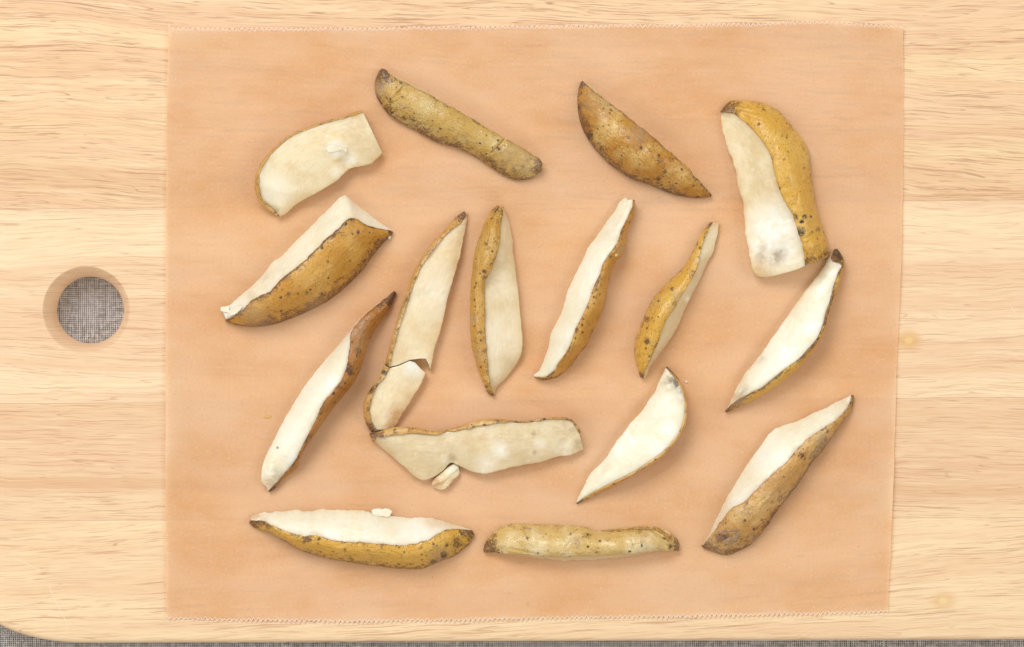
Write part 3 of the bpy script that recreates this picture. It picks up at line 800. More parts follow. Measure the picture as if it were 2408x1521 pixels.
FLESH = {
    'white': dict(base=srgb(249, 245, 226), waxy=srgb(233, 223, 192), f=0.8, crumb=0.12, rough=0.34),
    'cream': dict(base=srgb(242, 229, 196), waxy=srgb(224, 202, 154), f=0.9, crumb=0.05, rough=0.36),
    'waxy': dict(base=srgb(236, 222, 190), waxy=srgb(217, 195, 150), f=0.9, crumb=0.04, rough=0.34),
    'dry': dict(base=srgb(245, 232, 200), waxy=srgb(233, 208, 160), f=0.8, crumb=0.3),
}
SKIN = {
    'gold': dict(gold=srgb(200, 142, 40), pale=srgb(222, 182, 96), brown=srgb(136, 84, 32), palef=0.3, mott=0.62, dots=0.42),
    'amber': dict(gold=srgb(192, 134, 36), pale=srgb(222, 186, 110), brown=srgb(116, 68, 24), palef=0.5, mott=0.7, dots=0.5),
    'olive': dict(gold=srgb(200, 162, 80), pale=srgb(212, 186, 122), brown=srgb(136, 86, 44), palef=0.45, mott=0.26, dots=0.34),
    'pale': dict(gold=srgb(214, 180, 106), pale=srgb(236, 216, 166), brown=srgb(158, 106, 50), palef=0.6, mott=0.4, dots=0.26),
    'yellow': dict(gold=srgb(220, 170, 62), pale=srgb(230, 194, 104), brown=srgb(146, 94, 38), palef=0.3, mott=0.4, dots=0.32),
    'brown': dict(gold=srgb(170, 110, 34), pale=srgb(190, 136, 66), brown=srgb(98, 54, 20), palef=0.35, mott=0.75, dots=0.5),
    'tan': dict(gold=srgb(206, 156, 80), pale=srgb(226, 190, 124), brown=srgb(142, 90, 44), palef=0.45, mott=0.55, dots=0.45),
    'spotted': dict(gold=srgb(202, 152, 60), pale=srgb(216, 176, 96), brown=srgb(128, 80, 34), palef=0.3, mott=0.5, dots=0.8),
}
V_ = {  # origin and scale of the measuring frames the outlines were taken in
    1: (960, 400, 640 / 1947), 2: (1440, 240, 800 / 2340), 3: (2240, 280, 660 / 1793), 4: (2800, 360, 600 / 1141),
    5: (840, 740, 800 / 2028), 6: (1000, 1120, 640 / 1106), 7: (1400, 800, 560 / 869), 8: (1840, 780, 320 / 566),
    9: (2100, 760, 500 / 951), 10: (2500, 860, 420 / 939), 11: (2860, 960, 560 / 1183), 12: (1440, 1620, 940 / 2408),
    13: (2260, 1440, 540 / 1325), 14: (2760, 1540, 700 / 1479), 15: (960, 1980, 980 / 2408), 16: (1880, 2040, 880 / 2408),
}
WEDGES = []
def wedge(view, label, flesh, skin, rows, hA, hB, hC, bu=0.0, opt=None, marks=(), **over):
    WEDGES.append(dict(view=view, label=label, flesh=flesh, skin=skin, rows=rows, hA=hA, hB=hB, hC=hC, bu=bu, opt=opt or {}, marks=marks, over=over))

# 1 blunt cream block, upper left
wedge(1, 'blunt cream block of peeled-looking flesh lying flat, topmost at the left', 'cream', 'tan',
 [(490,1418,478,1412,468,1416),(560,1385,400,1325,375,1350),(660,1295,300,1235,262,1262),(760,1225,248,1110,200,1130),(920,1140,235,990,188,1000),(1080,1045,262,850,225,850),(1180,980,345,705,318,695),(1270,890,470,575,452,562),(1360,830,650,435,635,415),(1450,808,850,355,838,335),(1560,785,1060,285,1050,262),(1650,735,1270,222,1262,200),(1715,670,1420,180,1415,152),(1730,640,1500,150,1490,138)],
 [14,30,34,34,30,24], [16,52,60,58,56,46], [12,40,46,46,44,36], opt=dict(fb=10, inA=9, round=0.5, edgeB=0.35, edgeC=.25, fl=0.7, jag=1.4, edgeA=0.35),
 marks=[(1170,590,130,'lump',3.5),(1170,590,110,'white',.9),(1290,770,110,'dent',7),(1330,720,90,'white',.7),(1180,880,90,'lump',3),(1180,880,80,'white',.6),(400,1080,260,'white',.55),(430,1360,50,'sbrown',.9),(440,1340,45,'grey',.5),(1450,380,150,'brown',.25),(1420,300,220,'grey',.12)])
# 2 skin-up log
wedge(2, 'long wedge lying skin side up with a dark brown upper-left end, top centre', 'cream', 'olive',
 [(262,108,255,112,240,118),(310,112,300,118,195,215),(370,175,360,182,180,310),(450,215,440,228,192,400),(560,258,545,275,255,520),(700,330,685,350,355,640),(850,405,835,425,520,745),(1000,490,985,508,670,825),(1130,560,1115,580,795,900),(1260,640,1247,655,930,965),(1400,725,1390,738,1110,1012),(1540,815,1530,826,1270,1080),(1690,905,1680,915,1410,1160),(1800,960,1792,970,1560,1262),(1930,1040,1920,1050,1710,1352),(2040,1110,2032,1118,1880,1400),(2105,1160,2100,1168,2030,1360),(2125,1200,2122,1215,2122,1285)],
 [8,14,16,16,14,10], [16,38,44,42,36,22], [6,9,9,9,9,7], [6,18,22,20,18,10], opt=dict(inC=4,edgeB=.6, edgeC=.85, tips=((0,60,.95),(1,40,.75)), sl=1.1),
 marks=[(480,270,34,'sstain',1),(545,262,2.2,'crease',4,400,440),(1690,920,2.4,'crease',4.5,1545,1085),(830,770,2,'crease',2.5,800,900),(1650,1060,2,'crease',3,1655,1140),(270,170,110,'sbrown',1),(230,330,90,'sgrey',.8),(1622,1040,34,'sstain',1),(940,800,26,'sstain',.9),(1850,1100,240,'sgrey',.42),(1660,1000,60,'dent',4),(430,380,50,'dent',3),(390,620,110,'sbrown',.7),(560,740,90,'sbrown',.6)], wrinkle=0.15, rough=0.32)
# 3 half moon skin up
wedge(3, 'mottled golden half-moon wedge lying skin side up, pointed lower-right tip', 'cream', 'amber',
 [(242,126,240,128,236,130),(300,150,285,165,212,205),(370,195,345,212,197,300),(460,275,435,285,205,440),(560,365,548,372,238,600),(680,455,672,464,310,745),(810,560,800,570,400,870),(940,660,930,670,520,995),(1060,760,1050,770,660,1100),(1180,865,1170,875,810,1185),(1290,960,1280,970,960,1235),(1390,1050,1380,1060,1090,1285),(1480,1160,1472,1166,1240,1345),(1560,1250,1553,1256,1420,1378),(1620,1325,1614,1328,1550,1380),(1646,1362,1642,1364,1638,1368)],
 [6,16,20,20,16,6], [10,52,62,62,48,9], [5,9,11,11,9,4], [0,24,36,36,20,0], opt=dict(inC=4,edgeB=.75, edgeC=.95, tips=((0,26,.9),(1,40,.6)), sl=1.2),
 marks=[(330,720,70,'sstain',.8),(300,560,90,'sbrown',.5),(1070,1170,40,'sstain',1),(1140,1100,36,'sstain',.9),(1080,980,90,'sbrown',.55),(1200,960,100,'sbrown',.5),(420,330,220,'sgrey',.4),(860,690,130,'sgrey',.65),(210,410,26,'sstain',1),(1470,1190,30,'sstain',.7),(1090,1190,130,'dent',5)], crackle=0.6, mott=0.55)
# 4 big wedge upper right
wedge(4, 'largest wedge at upper right, wide flesh face with a greyish patch at its lower end', 'cream', 'yellow',
 [(160,180,165,172,158,168),(162,235,225,172,205,112),(178,330,310,215,330,90),(210,440,400,300,480,108),(250,545,480,400,600,170),(275,640,535,495,690,275),(288,730,560,600,770,375),(325,850,590,725,822,480),(335,960,645,845,838,640),(342,1070,705,950,865,800),(360,1190,742,1060,895,950),(380,1290,772,1155,938,1080),(402,1375,792,1245,965,1165),(450,1420,797,1310,972,1240),(490,1428,798,1338,970,1268)],
 [10,18,22,26,28,26], [16,66,84,86,82,70], [6,10,12,14,14,12], [0,14,20,20,18,12], opt=dict(inC=5,fb=-6, M1=[(560,1416),(650,1392),(740,1366)], edgeB=.35, edgeC=.45, tips=((0,36,.9),(1,34,.55)), jag=1.5, edgeA=.7, inA=7, sl=1.3),
 marks=[(745,770,2.4,'crease',3,735,870),(690,850,2.4,'crease',3,765,910),(895,1060,2.4,'crease',3.5,790,1135),(900,1180,2,'crease',2.5,930,1250),(300,150,2,'crease',2,480,190),(330,190,2,'crease',2,500,240),(560,280,2,'crease',1.6,500,400),(600,290,2,'crease',1.6,540,420),(690,290,2.2,'crease',4,640,320),(480,1270,55,'grey',.75),(580,1270,70,'grey',.8),(620,1240,50,'grey',.6),(480,1200,40,'grey',.5),(560,1060,210,'white',1),(590,1180,190,'white',1),(560,930,130,'white',.5),(460,1180,120,'white',.8),(500,1330,130,'lump',3),(440,1400,120,'brown',.55),(760,1080,70,'sstain',1),(725,960,34,'sstain',.9),(790,965,30,'sstain',1),(775,1000,26,'sstain',1),(838,965,18,'sstain',1),(742,975,16,'sstain',.8),(895,1060,34,'sstain',.6),(660,365,16,'sstain',.8),(638,530,16,'sstain',.8),(785,595,16,'sstain',.8),(605,748,22,'sstain',.7),(850,1240,130,'sbrown',.5),(600,150,80,'sbrown',.6),(650,210,50,'sbrown',.7),(690,270,40,'sbrown',.7),(190,150,50,'sbrown',.9),(740,1000,60,'dent',4),(880,1090,60,'dent',4),(560,1130,110,'lump',3)], wrinkle=0.25, rough=0.28, crackle=0.1)
# 5 big wedge left
wedge(5, 'thick wedge at left with a square-cut upper-right end and golden skin facing down right', 'white', 'gold',
 [(110,1245,165,1362,160,1370),(190,1222,225,1340,260,1408),(300,1130,330,1270,420,1430),(430,1015,440,1160,600,1412),(560,885,600,1090,780,1360),(640,775,715,970,940,1295),(700,740,830,875,1090,1225),(850,592,960,765,1230,1140),(1000,440,1080,655,1350,1045),(1130,312,1190,540,1460,945),(1250,192,1310,440,1560,835),(1340,115,1390,358,1640,720),(1385,110,1455,338,1700,640),(1480,195,1540,395,1760,575),(1620,298,1650,438,1805,530),(1740,390,1750,462,1838,492),(1852,465,1850,475,1850,480)],
 [6,14,20,24,28,30,34,30,12,6], [14,52,70,80,86,88,90,88,60,8], [5,8,8,8,8,8,8,8,7,4], [0,6,10,12,14,14,14,12,6,0], opt=dict(inC=3,edgeB=.85, edgeC=1.0, tips=((0,30,.6),(1,14,.7)), jag=1.1, edgeA=.12, th=2.4, fl=1.1),
 marks=[(260,1270,130,'white',.8),(200,1260,80,'lump',3),(640,780,60,'lump',2.5),(1435,345,70,'sbrown',.95),(980,1085,30,'sstain',.8),(795,1100,34,'sstain',.7),(1685,640,26,'sstain',.9),(1495,490,24,'sstain',.6),(1190,770,22,'sstain',.7),(1415,765,20,'sstain',.7),(450,1330,160,'sgrey',.45),(1060,1220,110,'sgrey',.35),(540,960,90,'grey',.22),(740,900,80,'grey',.2),(420,1120,40,'grey',.3)], wrinkle=0.25, rough=0.36)
# 6 long wedge lower left
wedge(6, 'long slim wedge at lower left whose thin pointed top is all dark skin', 'white', 'brown',
 [(998,76,1000,78,1006,88),(900,150,905,156,962,190),(830,205,835,212,915,260),(768,258,773,265,865,335),(722,312,728,320,830,400),(650,400,698,375,808,460),(590,475,690,470,790,520),(510,565,672,580,768,590),(430,665,632,690,725,690),(350,775,560,785,650,790),(280,890,490,880,575,880),(225,985,445,990,500,985),(170,1100,395,1090,425,1090),(110,1215,345,1190,370,1175),(85,1290,315,1245,338,1245),(80,1350,265,1310,320,1295),(88,1405,210,1375,225,1375),(115,1435,150,1435,165,1440),(122,1450,128,1455,130,1462)],
 [6,14,20,24,26,26,24,20,10], [10,34,52,66,70,66,56,40,12], [6,16,26,34,36,34,30,22,8], [0,12,10,6,4,4,4,2,0], opt=dict(edgeB=.55, edgeC=.4, tips=((0,70,.85),(1,20,.9)), edgeA=.15, fb=8, inA=8, jag=1.2),
 marks=[(720,330,70,'sgrey',.8),(745,410,80,'sgrey',.35),(740,490,40,'sstain',.5),(690,630,50,'sbrown',.9),(240,1310,90,'dent',6),(310,1250,50,'lump',4),(300,1260,70,'white',.7),(170,1360,70,'grey',.5),(130,1420,60,'brown',.6),(190,1160,9,'stain',1),(420,760,200,'white',.5),(260,1080,140,'white',.6)], rough=0.36)
# 8 wedge with rolled skin
wedge(8, 'upright waxy wedge, left of centre, with freckled skin folded over its upper left', 'waxy', 'spotted',
 [(312,90,300,84,265,80),(330,150,285,160,225,120),(352,220,275,240,185,190),(370,310,272,330,160,260),(375,400,245,440,130,340),(390,500,212,530,105,450),(402,600,165,605,92,560),(418,720,160,700,85,680),(425,830,165,830,80,810),(435,940,168,950,80,930),(443,1040,175,1080,92,1060),(430,1130,185,1190,115,1160),(380,1220,198,1290,150,1270),(310,1310,210,1350,180,1345),(262,1360,222,1385,205,1395),(245,1415,240,1418,235,1418)],
 [10,16,18,18,20,22,22,20,12,6], [22,54,66,62,48,46,46,42,30,8], [14,24,28,28,26,26,26,24,18,6], [4,14,18,16,12,10,10,8,4,0], opt=dict(edgeB=.45, edgeC=.5, tips=((0,36,.55),(1,46,.7)), fb=4, th=3.2, lip=0.9, fl=0.6, jag=0.9, edgeA=.25),
 marks=[(185,560,60,'sbrown',.6),(175,540,26,'sstain',.8),(190,350,24,'sstain',.6),(140,970,24,'sstain',.6),(165,1105,20,'sstain',.6),(190,1355,20,'sstain',.9),(235,1390,50,'brown',.9),(130,580,60,'dent',3),(280,520,60,'dent',4),(90,880,40,'sgrey',.8),(130,1130,60,'sgrey',.5),(230,1000,160,'white',.3)], wrinkle=0.5, dotsc=0.075)
# 9
wedge(9, 'slim white-faced wedge at the centre leaning right, with a notched blunt top', 'white', 'gold',
 [(755,60,825,75,832,110),(715,100,815,130,830,150),(690,150,775,215,818,210),(640,220,740,290,785,270),(590,290,720,350,765,340),(530,370,690,420,765,420),(475,450,635,500,740,490),(440,530,595,560,690,540),(400,610,575,640,650,620),(355,700,535,720,632,700),(315,800,490,840,610,820),(290,900,455,920,592,900),(250,990,400,1030,560,980),(200,1090,375,1090,515,1070),(180,1190,330,1210,470,1170),(145,1290,265,1300,400,1260),(110,1370,210,1385,320,1360),(75,1400,140,1425,230,1425),(65,1412,75,1420,140,1442)],
 [14,18,20,22,24,24,22,16,6], [30,48,58,66,70,72,68,46,10], [12,14,14,14,14,14,12,10,5], [0,2,4,8,10,12,10,4,0], opt=dict(inC=6,edgeB=.6, edgeC=.5, tips=((1,40,.7),), edgeA=.15, fb=3, inA=6, M0=[(775,62),(785,80),(800,72)], jag=1.5),
 marks=[(735,450,45,'sgrey',.8),(720,505,30,'lump',5),(515,785,14,'sstain',1),(520,862,14,'sstain',.9),(540,760,20,'sstain',.6),(790,245,14,'sstain',.8),(350,1100,70,'white',.6),(450,640,200,'white',.4),(680,320,120,'grey',.12),(560,640,40,'sbrown',.8)], rough=0.32)
# 10
wedge(10, 'S-curved narrow wedge with yellow skin on its left and a thin drawn-out top', 'waxy', 'yellow',
 [(840,72,785,68,770,68),(830,150,735,150,715,135),(810,240,695,240,665,215),(785,340,670,340,632,285),(740,410,655,420,590,370),(710,480,620,520,545,450),(670,570,555,640,480,520),(620,670,495,730,405,590),(570,770,440,830,330,670),(520,880,380,910,260,750),(480,980,335,1010,200,860),(430,1070,305,1100,150,980),(370,1160,275,1190,110,1090),(310,1240,240,1260,92,1190),(260,1310,210,1330,95,1280),(215,1370,180,1390,120,1370),(195,1430,170,1430,135,1420),(180,1455,165,1457,145,1450)],
 [10,14,14,12,12,12,12,10,6], [16,30,38,48,56,58,54,40,12], [6,8,8,8,9,9,9,8,5], [0,2,4,12,18,20,18,8,0], opt=dict(inC=4,edgeB=.55, edgeC=.6, tips=((0,36,.7),(1,24,.95)), fl=0.5, jag=1.0, edgeA=.2),
 marks=[(640,260,40,'sstain',.5),(660,380,24,'sstain',.8),(425,665,34,'sbrown',.9),(440,790,40,'sstain',.5),(205,1130,50,'sbrown',.9),(190,1190,18,'sstain',.9),(215,1258,20,'sstain',1),(265,950,12,'sstain',.9),(200,930,60,'sbrown',.8),(440,850,60,'sgrey',.6),(480,720,60,'sgrey',.5),(800,80,50,'brown',.7),(650,430,30,'sgrey',.9),(560,750,24,'white',.8)], wrinkle=0.5, rough=0.32, dots=0.34)
# 11
wedge(11, 'crescent wedge at right with a scorched dark brown upper tip', 'white', 'yellow',
 [(1012,78,1014,80,1028,80),(990,106,996,114,1052,112),(965,148,985,166,1074,150),(935,200,1070,200,1086,205),(880,285,1040,290,1072,280),(800,385,1005,400,1040,370),(720,490,978,510,1000,490),(650,590,945,615,962,610),(580,690,920,720,935,715),(510,790,870,830,895,820),(430,905,790,930,845,900),(370,985,700,1020,770,1000),(310,1060,610,1085,690,1085),(245,1140,500,1165,600,1165),(200,1220,400,1245,500,1235),(160,1300,290,1300,400,1300),(130,1370,200,1350,280,1370),(105,1415,130,1400,180,1415),(85,1445,88,1447,95,1452)],
 [8,16,20,22,24,24,22,18,6], [12,34,46,54,60,62,56,40,8], [8,22,28,32,34,34,30,22,6], [0,2,2,4,6,6,4,2,0], opt=dict(edgeB=.85, edgeC=.35, tips=((0,60,.9),(1,44,.85)), edgeA=.6, fb=6, jag=1.6, fl=1.2),
 marks=[(1030,105,75,'sstain',.75),(1052,150,50,'sstain',.7),(1000,185,40,'grey',.5),(1020,180,90,'brown',.4),(370,990,60,'grey',.5),(250,1320,90,'grey',.6),(180,1360,90,'brown',.6),(850,740,90,'white',.9),(500,1000,240,'white',.5),(900,250,120,'grey',.12),(210,1370,90,'sgrey',.5),(985,545,20,'sstain',.9)], rough=0.32, dots=0.2)
# 12
wedge(12, 'wide waxy slab lying flat below the cracked wedge, thin skin along its wavy top edge', 'waxy', 'tan',
 [(155,380,105,320,95,300),(200,420,215,325,190,285),(300,500,330,298,330,245),(390,580,450,282,440,232),(480,660,560,275,560,240),(570,740,680,282,680,265),(650,772,800,290,800,282),(740,745,860,285,860,272),(850,675,920,268,920,255),(932,590,975,255,975,245),(1000,615,1030,240,1030,225),(1080,655,1110,235,1110,190),(1170,690,1220,205,1220,165),(1270,705,1330,190,1330,152),(1420,675,1480,172,1470,155),(1580,635,1640,185,1640,178),(1750,605,1780,175,1780,160),(1900,570,1900,152,1900,142),(2030,525,2010,148,2010,135),(2150,515,2110,155,2110,148),(2230,480,2180,185,2175,170),(2290,455,2245,290,2225,250)],
 [8,16,20,18,20,26,30,30,26,18], [26,46,46,34,40,52,54,52,48,34], [20,40,38,26,32,44,46,44,40,26], [0,4,2,0,2,2,0,0,0,0], opt=dict(edgeB=.45, edgeC=.3, tips=((0,40,.7),(1,20,.6)), fb=7, inA=10, round=.5, fl=0.7, jag=1.0, edgeA=.2, lip=1.2, th=2.4),
 marks=[(880,600,80,'lump',4),(890,570,60,'white',.4),(960,560,50,'dent',8),(1430,460,90,'white',.8),(1300,650,130,'white',.5),(1840,390,60,'white',.6),(2100,390,60,'dent',4),(2080,470,120,'white',.4),(1780,290,26,'grey',.8),(2240,380,60,'grey',.5),(2170,200,90,'grey',.5),(1100,360,120,'brown',.25),(1250,330,70,'brown',.3),(120,330,60,'brown',.9),(1600,165,40,'sstain',.7),(1790,485,24,'grey',.6)], mott=0.7)
# 13
wedge(13, 'flat half-moon wedge right of the waxy slab, bluish dark bruise at its top', 'white', 'tan',
 [(985,75,992,72,998,72),(955,150,1055,140,1065,135),(915,230,1105,210,1118,205),(880,310,1145,290,1160,285),(830,390,1168,370,1182,365),(760,490,1180,450,1198,450),(690,570,1175,550,1192,550),(630,635,1150,650,1168,650),(570,720,1110,740,1130,740),(490,820,1040,830,1060,830),(430,920,950,920,970,930),(370,1000,830,1005,850,1015),(310,1055,700,1090,730,1090),(250,1120,560,1165,590,1170),(205,1200,430,1225,470,1235),(160,1290,300,1290,350,1290),(130,1350,200,1345,240,1350),(107,1402,112,1404,120,1406)],
 [8,18,24,26,26,24,20,14,6], [10,38,52,58,60,56,46,28,8], [8,28,38,42,42,40,32,20,6], [0,0,2,2,2,4,4,2,0], opt=dict(edgeB=.3, edgeC=.25, tips=((0,50,.8),(1,50,.7)), edgeA=.08, fb=5, jag=1.3, fl=0.9),
 marks=[(1105,235,50,'stain',.95),(1075,200,60,'stain',.5),(1130,290,44,'stain',.6),(1060,190,120,'grey',.8),(990,110,90,'grey',.7),(1120,360,80,'grey',.35),(1010,680,90,'white',.9),(900,880,90,'white',.9),(540,880,80,'white',.8),(370,1050,60,'dent',4),(1040,240,24,'white',.8),(700,645,8,'brown',1)], rough=0.3)
# 14
wedge(14, 'wedge at lower right with tan skin, peeling near its blunt brown bottom', 'white', 'tan',
 [(1358,85,1368,85,1375,88),(1300,115,1350,150,1375,140),(1235,145,1300,230,1350,220),(1160,190,1240,290,1290,300),(1060,230,1160,350,1230,390),(960,280,1060,410,1165,480),(860,320,960,490,1100,570),(770,350,890,560,1035,640),(690,390,830,640,980,730),(640,450,760,700,920,820),(580,540,690,760,850,910),(510,630,630,820,780,1000),(440,740,560,890,710,1090),(390,825,480,970,660,1170),(340,900,390,1020,590,1260),(280,1020,320,1080,500,1350),(220,1140,260,1160,400,1400),(160,1260,180,1270,290,1430),(110,1340,115,1345,190,1400),(98,1355,100,1358,115,1370)],
 [6,12,16,18,18,18,16,10,5], [10,36,54,68,74,74,66,46,9], [5,8,9,9,9,9,9,9,5], [0,2,8,12,16,18,22,18,0], opt=dict(inC=4,edgeB=.5, edgeC=.9, tips=((0,60,.75),(1,56,.85)), edgeA=.12, fb=2, jag=1.3),
 marks=[(660,930,2,'crease',2.5,550,1025),(940,580,2,'crease',2.5,950,660),(380,835,40,'lump',4),(430,950,110,'white',.5),(640,560,180,'white',.6),(790,775,16,'sstain',1),(690,985,24,'sstain',.7),(660,1160,24,'sstain',.9),(535,1215,20,'sstain',.7),(270,1290,70,'sbrown',1),(310,1270,50,'sstain',.6),(240,1330,140,'sgrey',.3),(940,600,50,'sbrown',.6),(750,840,190,'sgrey',.25),(450,1060,80,'sgrey',.2),(1120,450,70,'sgrey',.6),(540,1300,60,'sgrey',.5),(1280,140,90,'brown',.5)], wrinkle=0.3)
# 15
wedge(15, 'boat-shaped wedge at lower left, broad white face above golden skin', 'white', 'yellow',
 [(118,200,100,250,95,270),(170,182,200,255,130,305),(280,170,290,295,260,350),(420,155,400,335,400,425),(560,152,520,385,530,500),(700,155,640,408,660,560),(780,137,760,400,800,600),(900,140,900,445,950,635),(1050,148,1050,460,1100,655),(1200,155,1200,470,1260,680),(1290,170,1350,480,1400,695),(1420,190,1500,490,1540,712),(1540,212,1640,490,1680,720),(1660,225,1760,470,1800,715),(1780,215,1860,435,1900,670),(1900,235,1940,390,1990,635),(2010,265,2010,350,2090,600),(2120,295,2080,340,2180,530),(2220,320,2180,342,2250,470),(2285,345,2280,348,2300,390)],
 [8,14,16,18,18,18,16,14,10,6], [14,44,60,66,70,72,72,68,58,16], [6,9,10,10,10,10,10,10,9,6], [0,6,8,10,10,10,10,12,12,0], opt=dict(inC=4,edgeB=.6, edgeC=.85, tips=((0,60,.8),(1,34,.75)), edgeA=.3, fb=2, jag=2.0, fl=0.8),
 marks=[(715,400,2.2,'crease',3,695,480),(310,320,2,'crease',3,355,385),(150,210,80,'brown',1),(240,215,60,'brown',.4),(775,430,26,'sstain',1),(770,470,20,'sstain',.8),(2000,580,60,'sstain',1),(2030,490,30,'sstain',.8),(1900,660,60,'sstain',.8),(2180,380,30,'sstain',.6),(2120,470,130,'sbrown',.65),(1960,610,120,'sgrey',.6),(650,420,90,'sbrown',.8),(1930,495,20,'sstain',.7),(1830,590,16,'sstain',.8),(1780,515,24,'sstain',.7),(1565,520,16,'sstain',.8),(1030,530,18,'sstain',.8),(830,587,16,'sstain',.8),(1100,580,180,'sbrown',.35),(880,380,90,'white',.8),(1760,340,200,'white',.8),(740,400,40,'lump',3),(1900,240,110,'brown',.45)], rough=0.33)
# 16
wedge(16, 'pale loaf-shaped wedge lying skin side up at the bottom centre, brown left end', 'cream', 'pale',
 [(156,456,155,453,154,445),(240,464,235,460,170,375),(340,478,330,470,240,280),(480,498,470,482,340,198),(620,510,610,490,450,160),(760,528,750,500,620,160),(900,545,890,508,800,168),(1060,552,1050,514,980,172),(1220,550,1210,510,1130,182),(1360,543,1350,503,1250,190),(1480,537,1470,498,1400,228),(1620,522,1610,486,1560,218),(1760,500,1750,472,1720,198),(1900,478,1890,458,1870,186),(2030,460,2020,448,2000,180),(2130,450,2120,443,2110,210),(2210,446,2200,441,2190,262),(2270,450,2262,442,2265,330),(2284,448,2280,436,2286,380)],
 [5,12,16,18,18,18,16,12,8], [8,34,42,42,42,42,40,34,14], [5,10,12,12,12,12,12,10,7], [0,18,24,24,22,22,22,20,4], opt=dict(edgeB=.35, edgeC=.45, tips=((0,52,.98),(1,34,.85)), inC=5, sl=1.0, edgeA=.1),
 marks=[(1220,195,2.4,'crease',4,1100,265),(1130,290,2.2,'crease',3,1050,410),(595,172,2.2,'crease',3,570,225),(1770,325,2,'crease',3,1795,440),(1870,345,2,'crease',3,1890,430),(1440,240,2.6,'crease',3.5,1980,222),(1980,222,2.6,'crease',3.5,2150,330),(430,420,2,'crease',2.5,780,480),(670,260,2,'crease',1.5,690,430),(1102,268,24,'sstain',1),(2118,315,28,'sstain',1),(745,465,24,'sstain',.8),(635,310,40,'sbrown',.8),(1280,310,90,'sbrown',.6),(2190,395,50,'sbrown',1),(1960,350,150,'sgrey',.35),(1170,360,60,'sgrey',.8),(1390,445,50,'sbrown',.7),(230,410,130,'sbrown',1),(590,190,40,'sbrown',.7),(1130,230,70,'dent',4),(1780,400,30,'dent',4),(1880,360,30,'dent',3),(1640,255,40,'dent',3),(1115,510,22,'sstain',.6),(1860,235,70,'sbrown',.5)], wrinkle=0.18, rough=0.27, crackle=0.12, mott=0.3)

def build_wedges():
    for i, w in enumerate(WEDGES):
        seed = 11.3 + 7.9 * i
        x0, y0, k = V_[w['view']]
        pr = np.array([[r[0], r[1]] for r in w['rows']] + [[r[4], r[5]] for r in w['rows']]).mean(0)
        loc = W((x0 + pr[0] * k) / 1.7017, (y0 + pr[1] * k) / 1.7017, PZ)
        root = empty('potato_wedge', loc); tag(root, w['label'], 'potato wedge', 'cooked potato wedges spread on the paper')
        fm = mat_flesh('potato_flesh', seed=seed, **FLESH[w['flesh']])
        sk = dict(SKIN[w['skin']]); sk.update({a: b for a, b in w['over'].items()})
        smt = mat_skin('potato_skin', seed=seed, **sk)
        w['root'], w['fm'], w['sm'] = root, fm, smt
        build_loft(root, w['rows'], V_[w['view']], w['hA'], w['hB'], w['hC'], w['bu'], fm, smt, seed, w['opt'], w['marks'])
build_wedges()

def broken_wedge():
    v = V_[7]; seed = 201.7
    loc = W((1400 + 390 * v[2]) / 1.7017, (800 + 760 * v[2]) / 1.7017, PZ)
    root = empty('potato_wedge', loc)
    tag(root, 'long wedge cracked across near its lower end, mealy flesh with a gap on the right', 'potato wedge', 'cooked potato wedges spread on the paper')
    fm = mat_flesh('potato_flesh', seed=seed, **FLESH['dry']); smt = mat_skin('potato_skin', seed=seed, **SKIN['tan'])
    up = [(728,78,722,90,712,74),(722,140,690,140,660,110),(708,220,632,182,592,185),(692,310,560,250,535,245),(668,400,500,330,470,325),(640,500,440,420,412,420),(605,620,395,525,368,530),(580,740,355,640,328,650),(552,840,318,745,295,755),(525,915,288,850,262,860),(512,985,262,960,235,965),(498,1055,248,1036,218,1022)]
    build_loft(root, up, v, [8,18,22,24,24,22,20], [12,36,46,50,52,50,46], [8,26,32,34,34,34,32], 2.0, fm, smt, seed,
        dict(M1=[(490,1020),(470,985),(430,985),(370,993),(300,1024)], edgeB=.5, edgeC=.6, edgeA=.6, tips=((0,40,.75),), fb=4, jag=1.7, fl=1.5, cap1=False),
        [(560,560,160,'white',.4),(300,930,80,'brown',.25),(690,240,90,'brown',.25),(480,600,60,'dent',3),(230,1030,24,'sstain',.8)])
    lo = [(470,1075,246,1043,216,1026),(440,1145,218,1095,188,1085),(395,1215,165,1155,150,1150),(350,1290,135,1230,103,1225),(310,1350,120,1310,88,1300),(285,1395,135,1380,100,1380),(262,1425,160,1425,135,1438)]
    build_loft(root, lo, v, [22,24,22,18,10], [44,46,44,36,16], [32,32,30,26,12], 2.0, fm, smt, seed + 3,
        dict(M0=[(440,1050),(400,1008),(370,999),(300,1030)], edgeB=.6, edgeC=.75, edgeA=.6, tips=((1,40,.8),), fb=5, jag=1.5, fl=1.5, cap0=False),
        [(300,1340,70,'brown',.95),(285,1380,60,'brown',.8),(360,1240,50,'brown',.35),(400,1040,70,'white',.9),(215,1075,30,'sstain',.9),(130,1180,60,'sbrown',.8)])
broken_wedge()

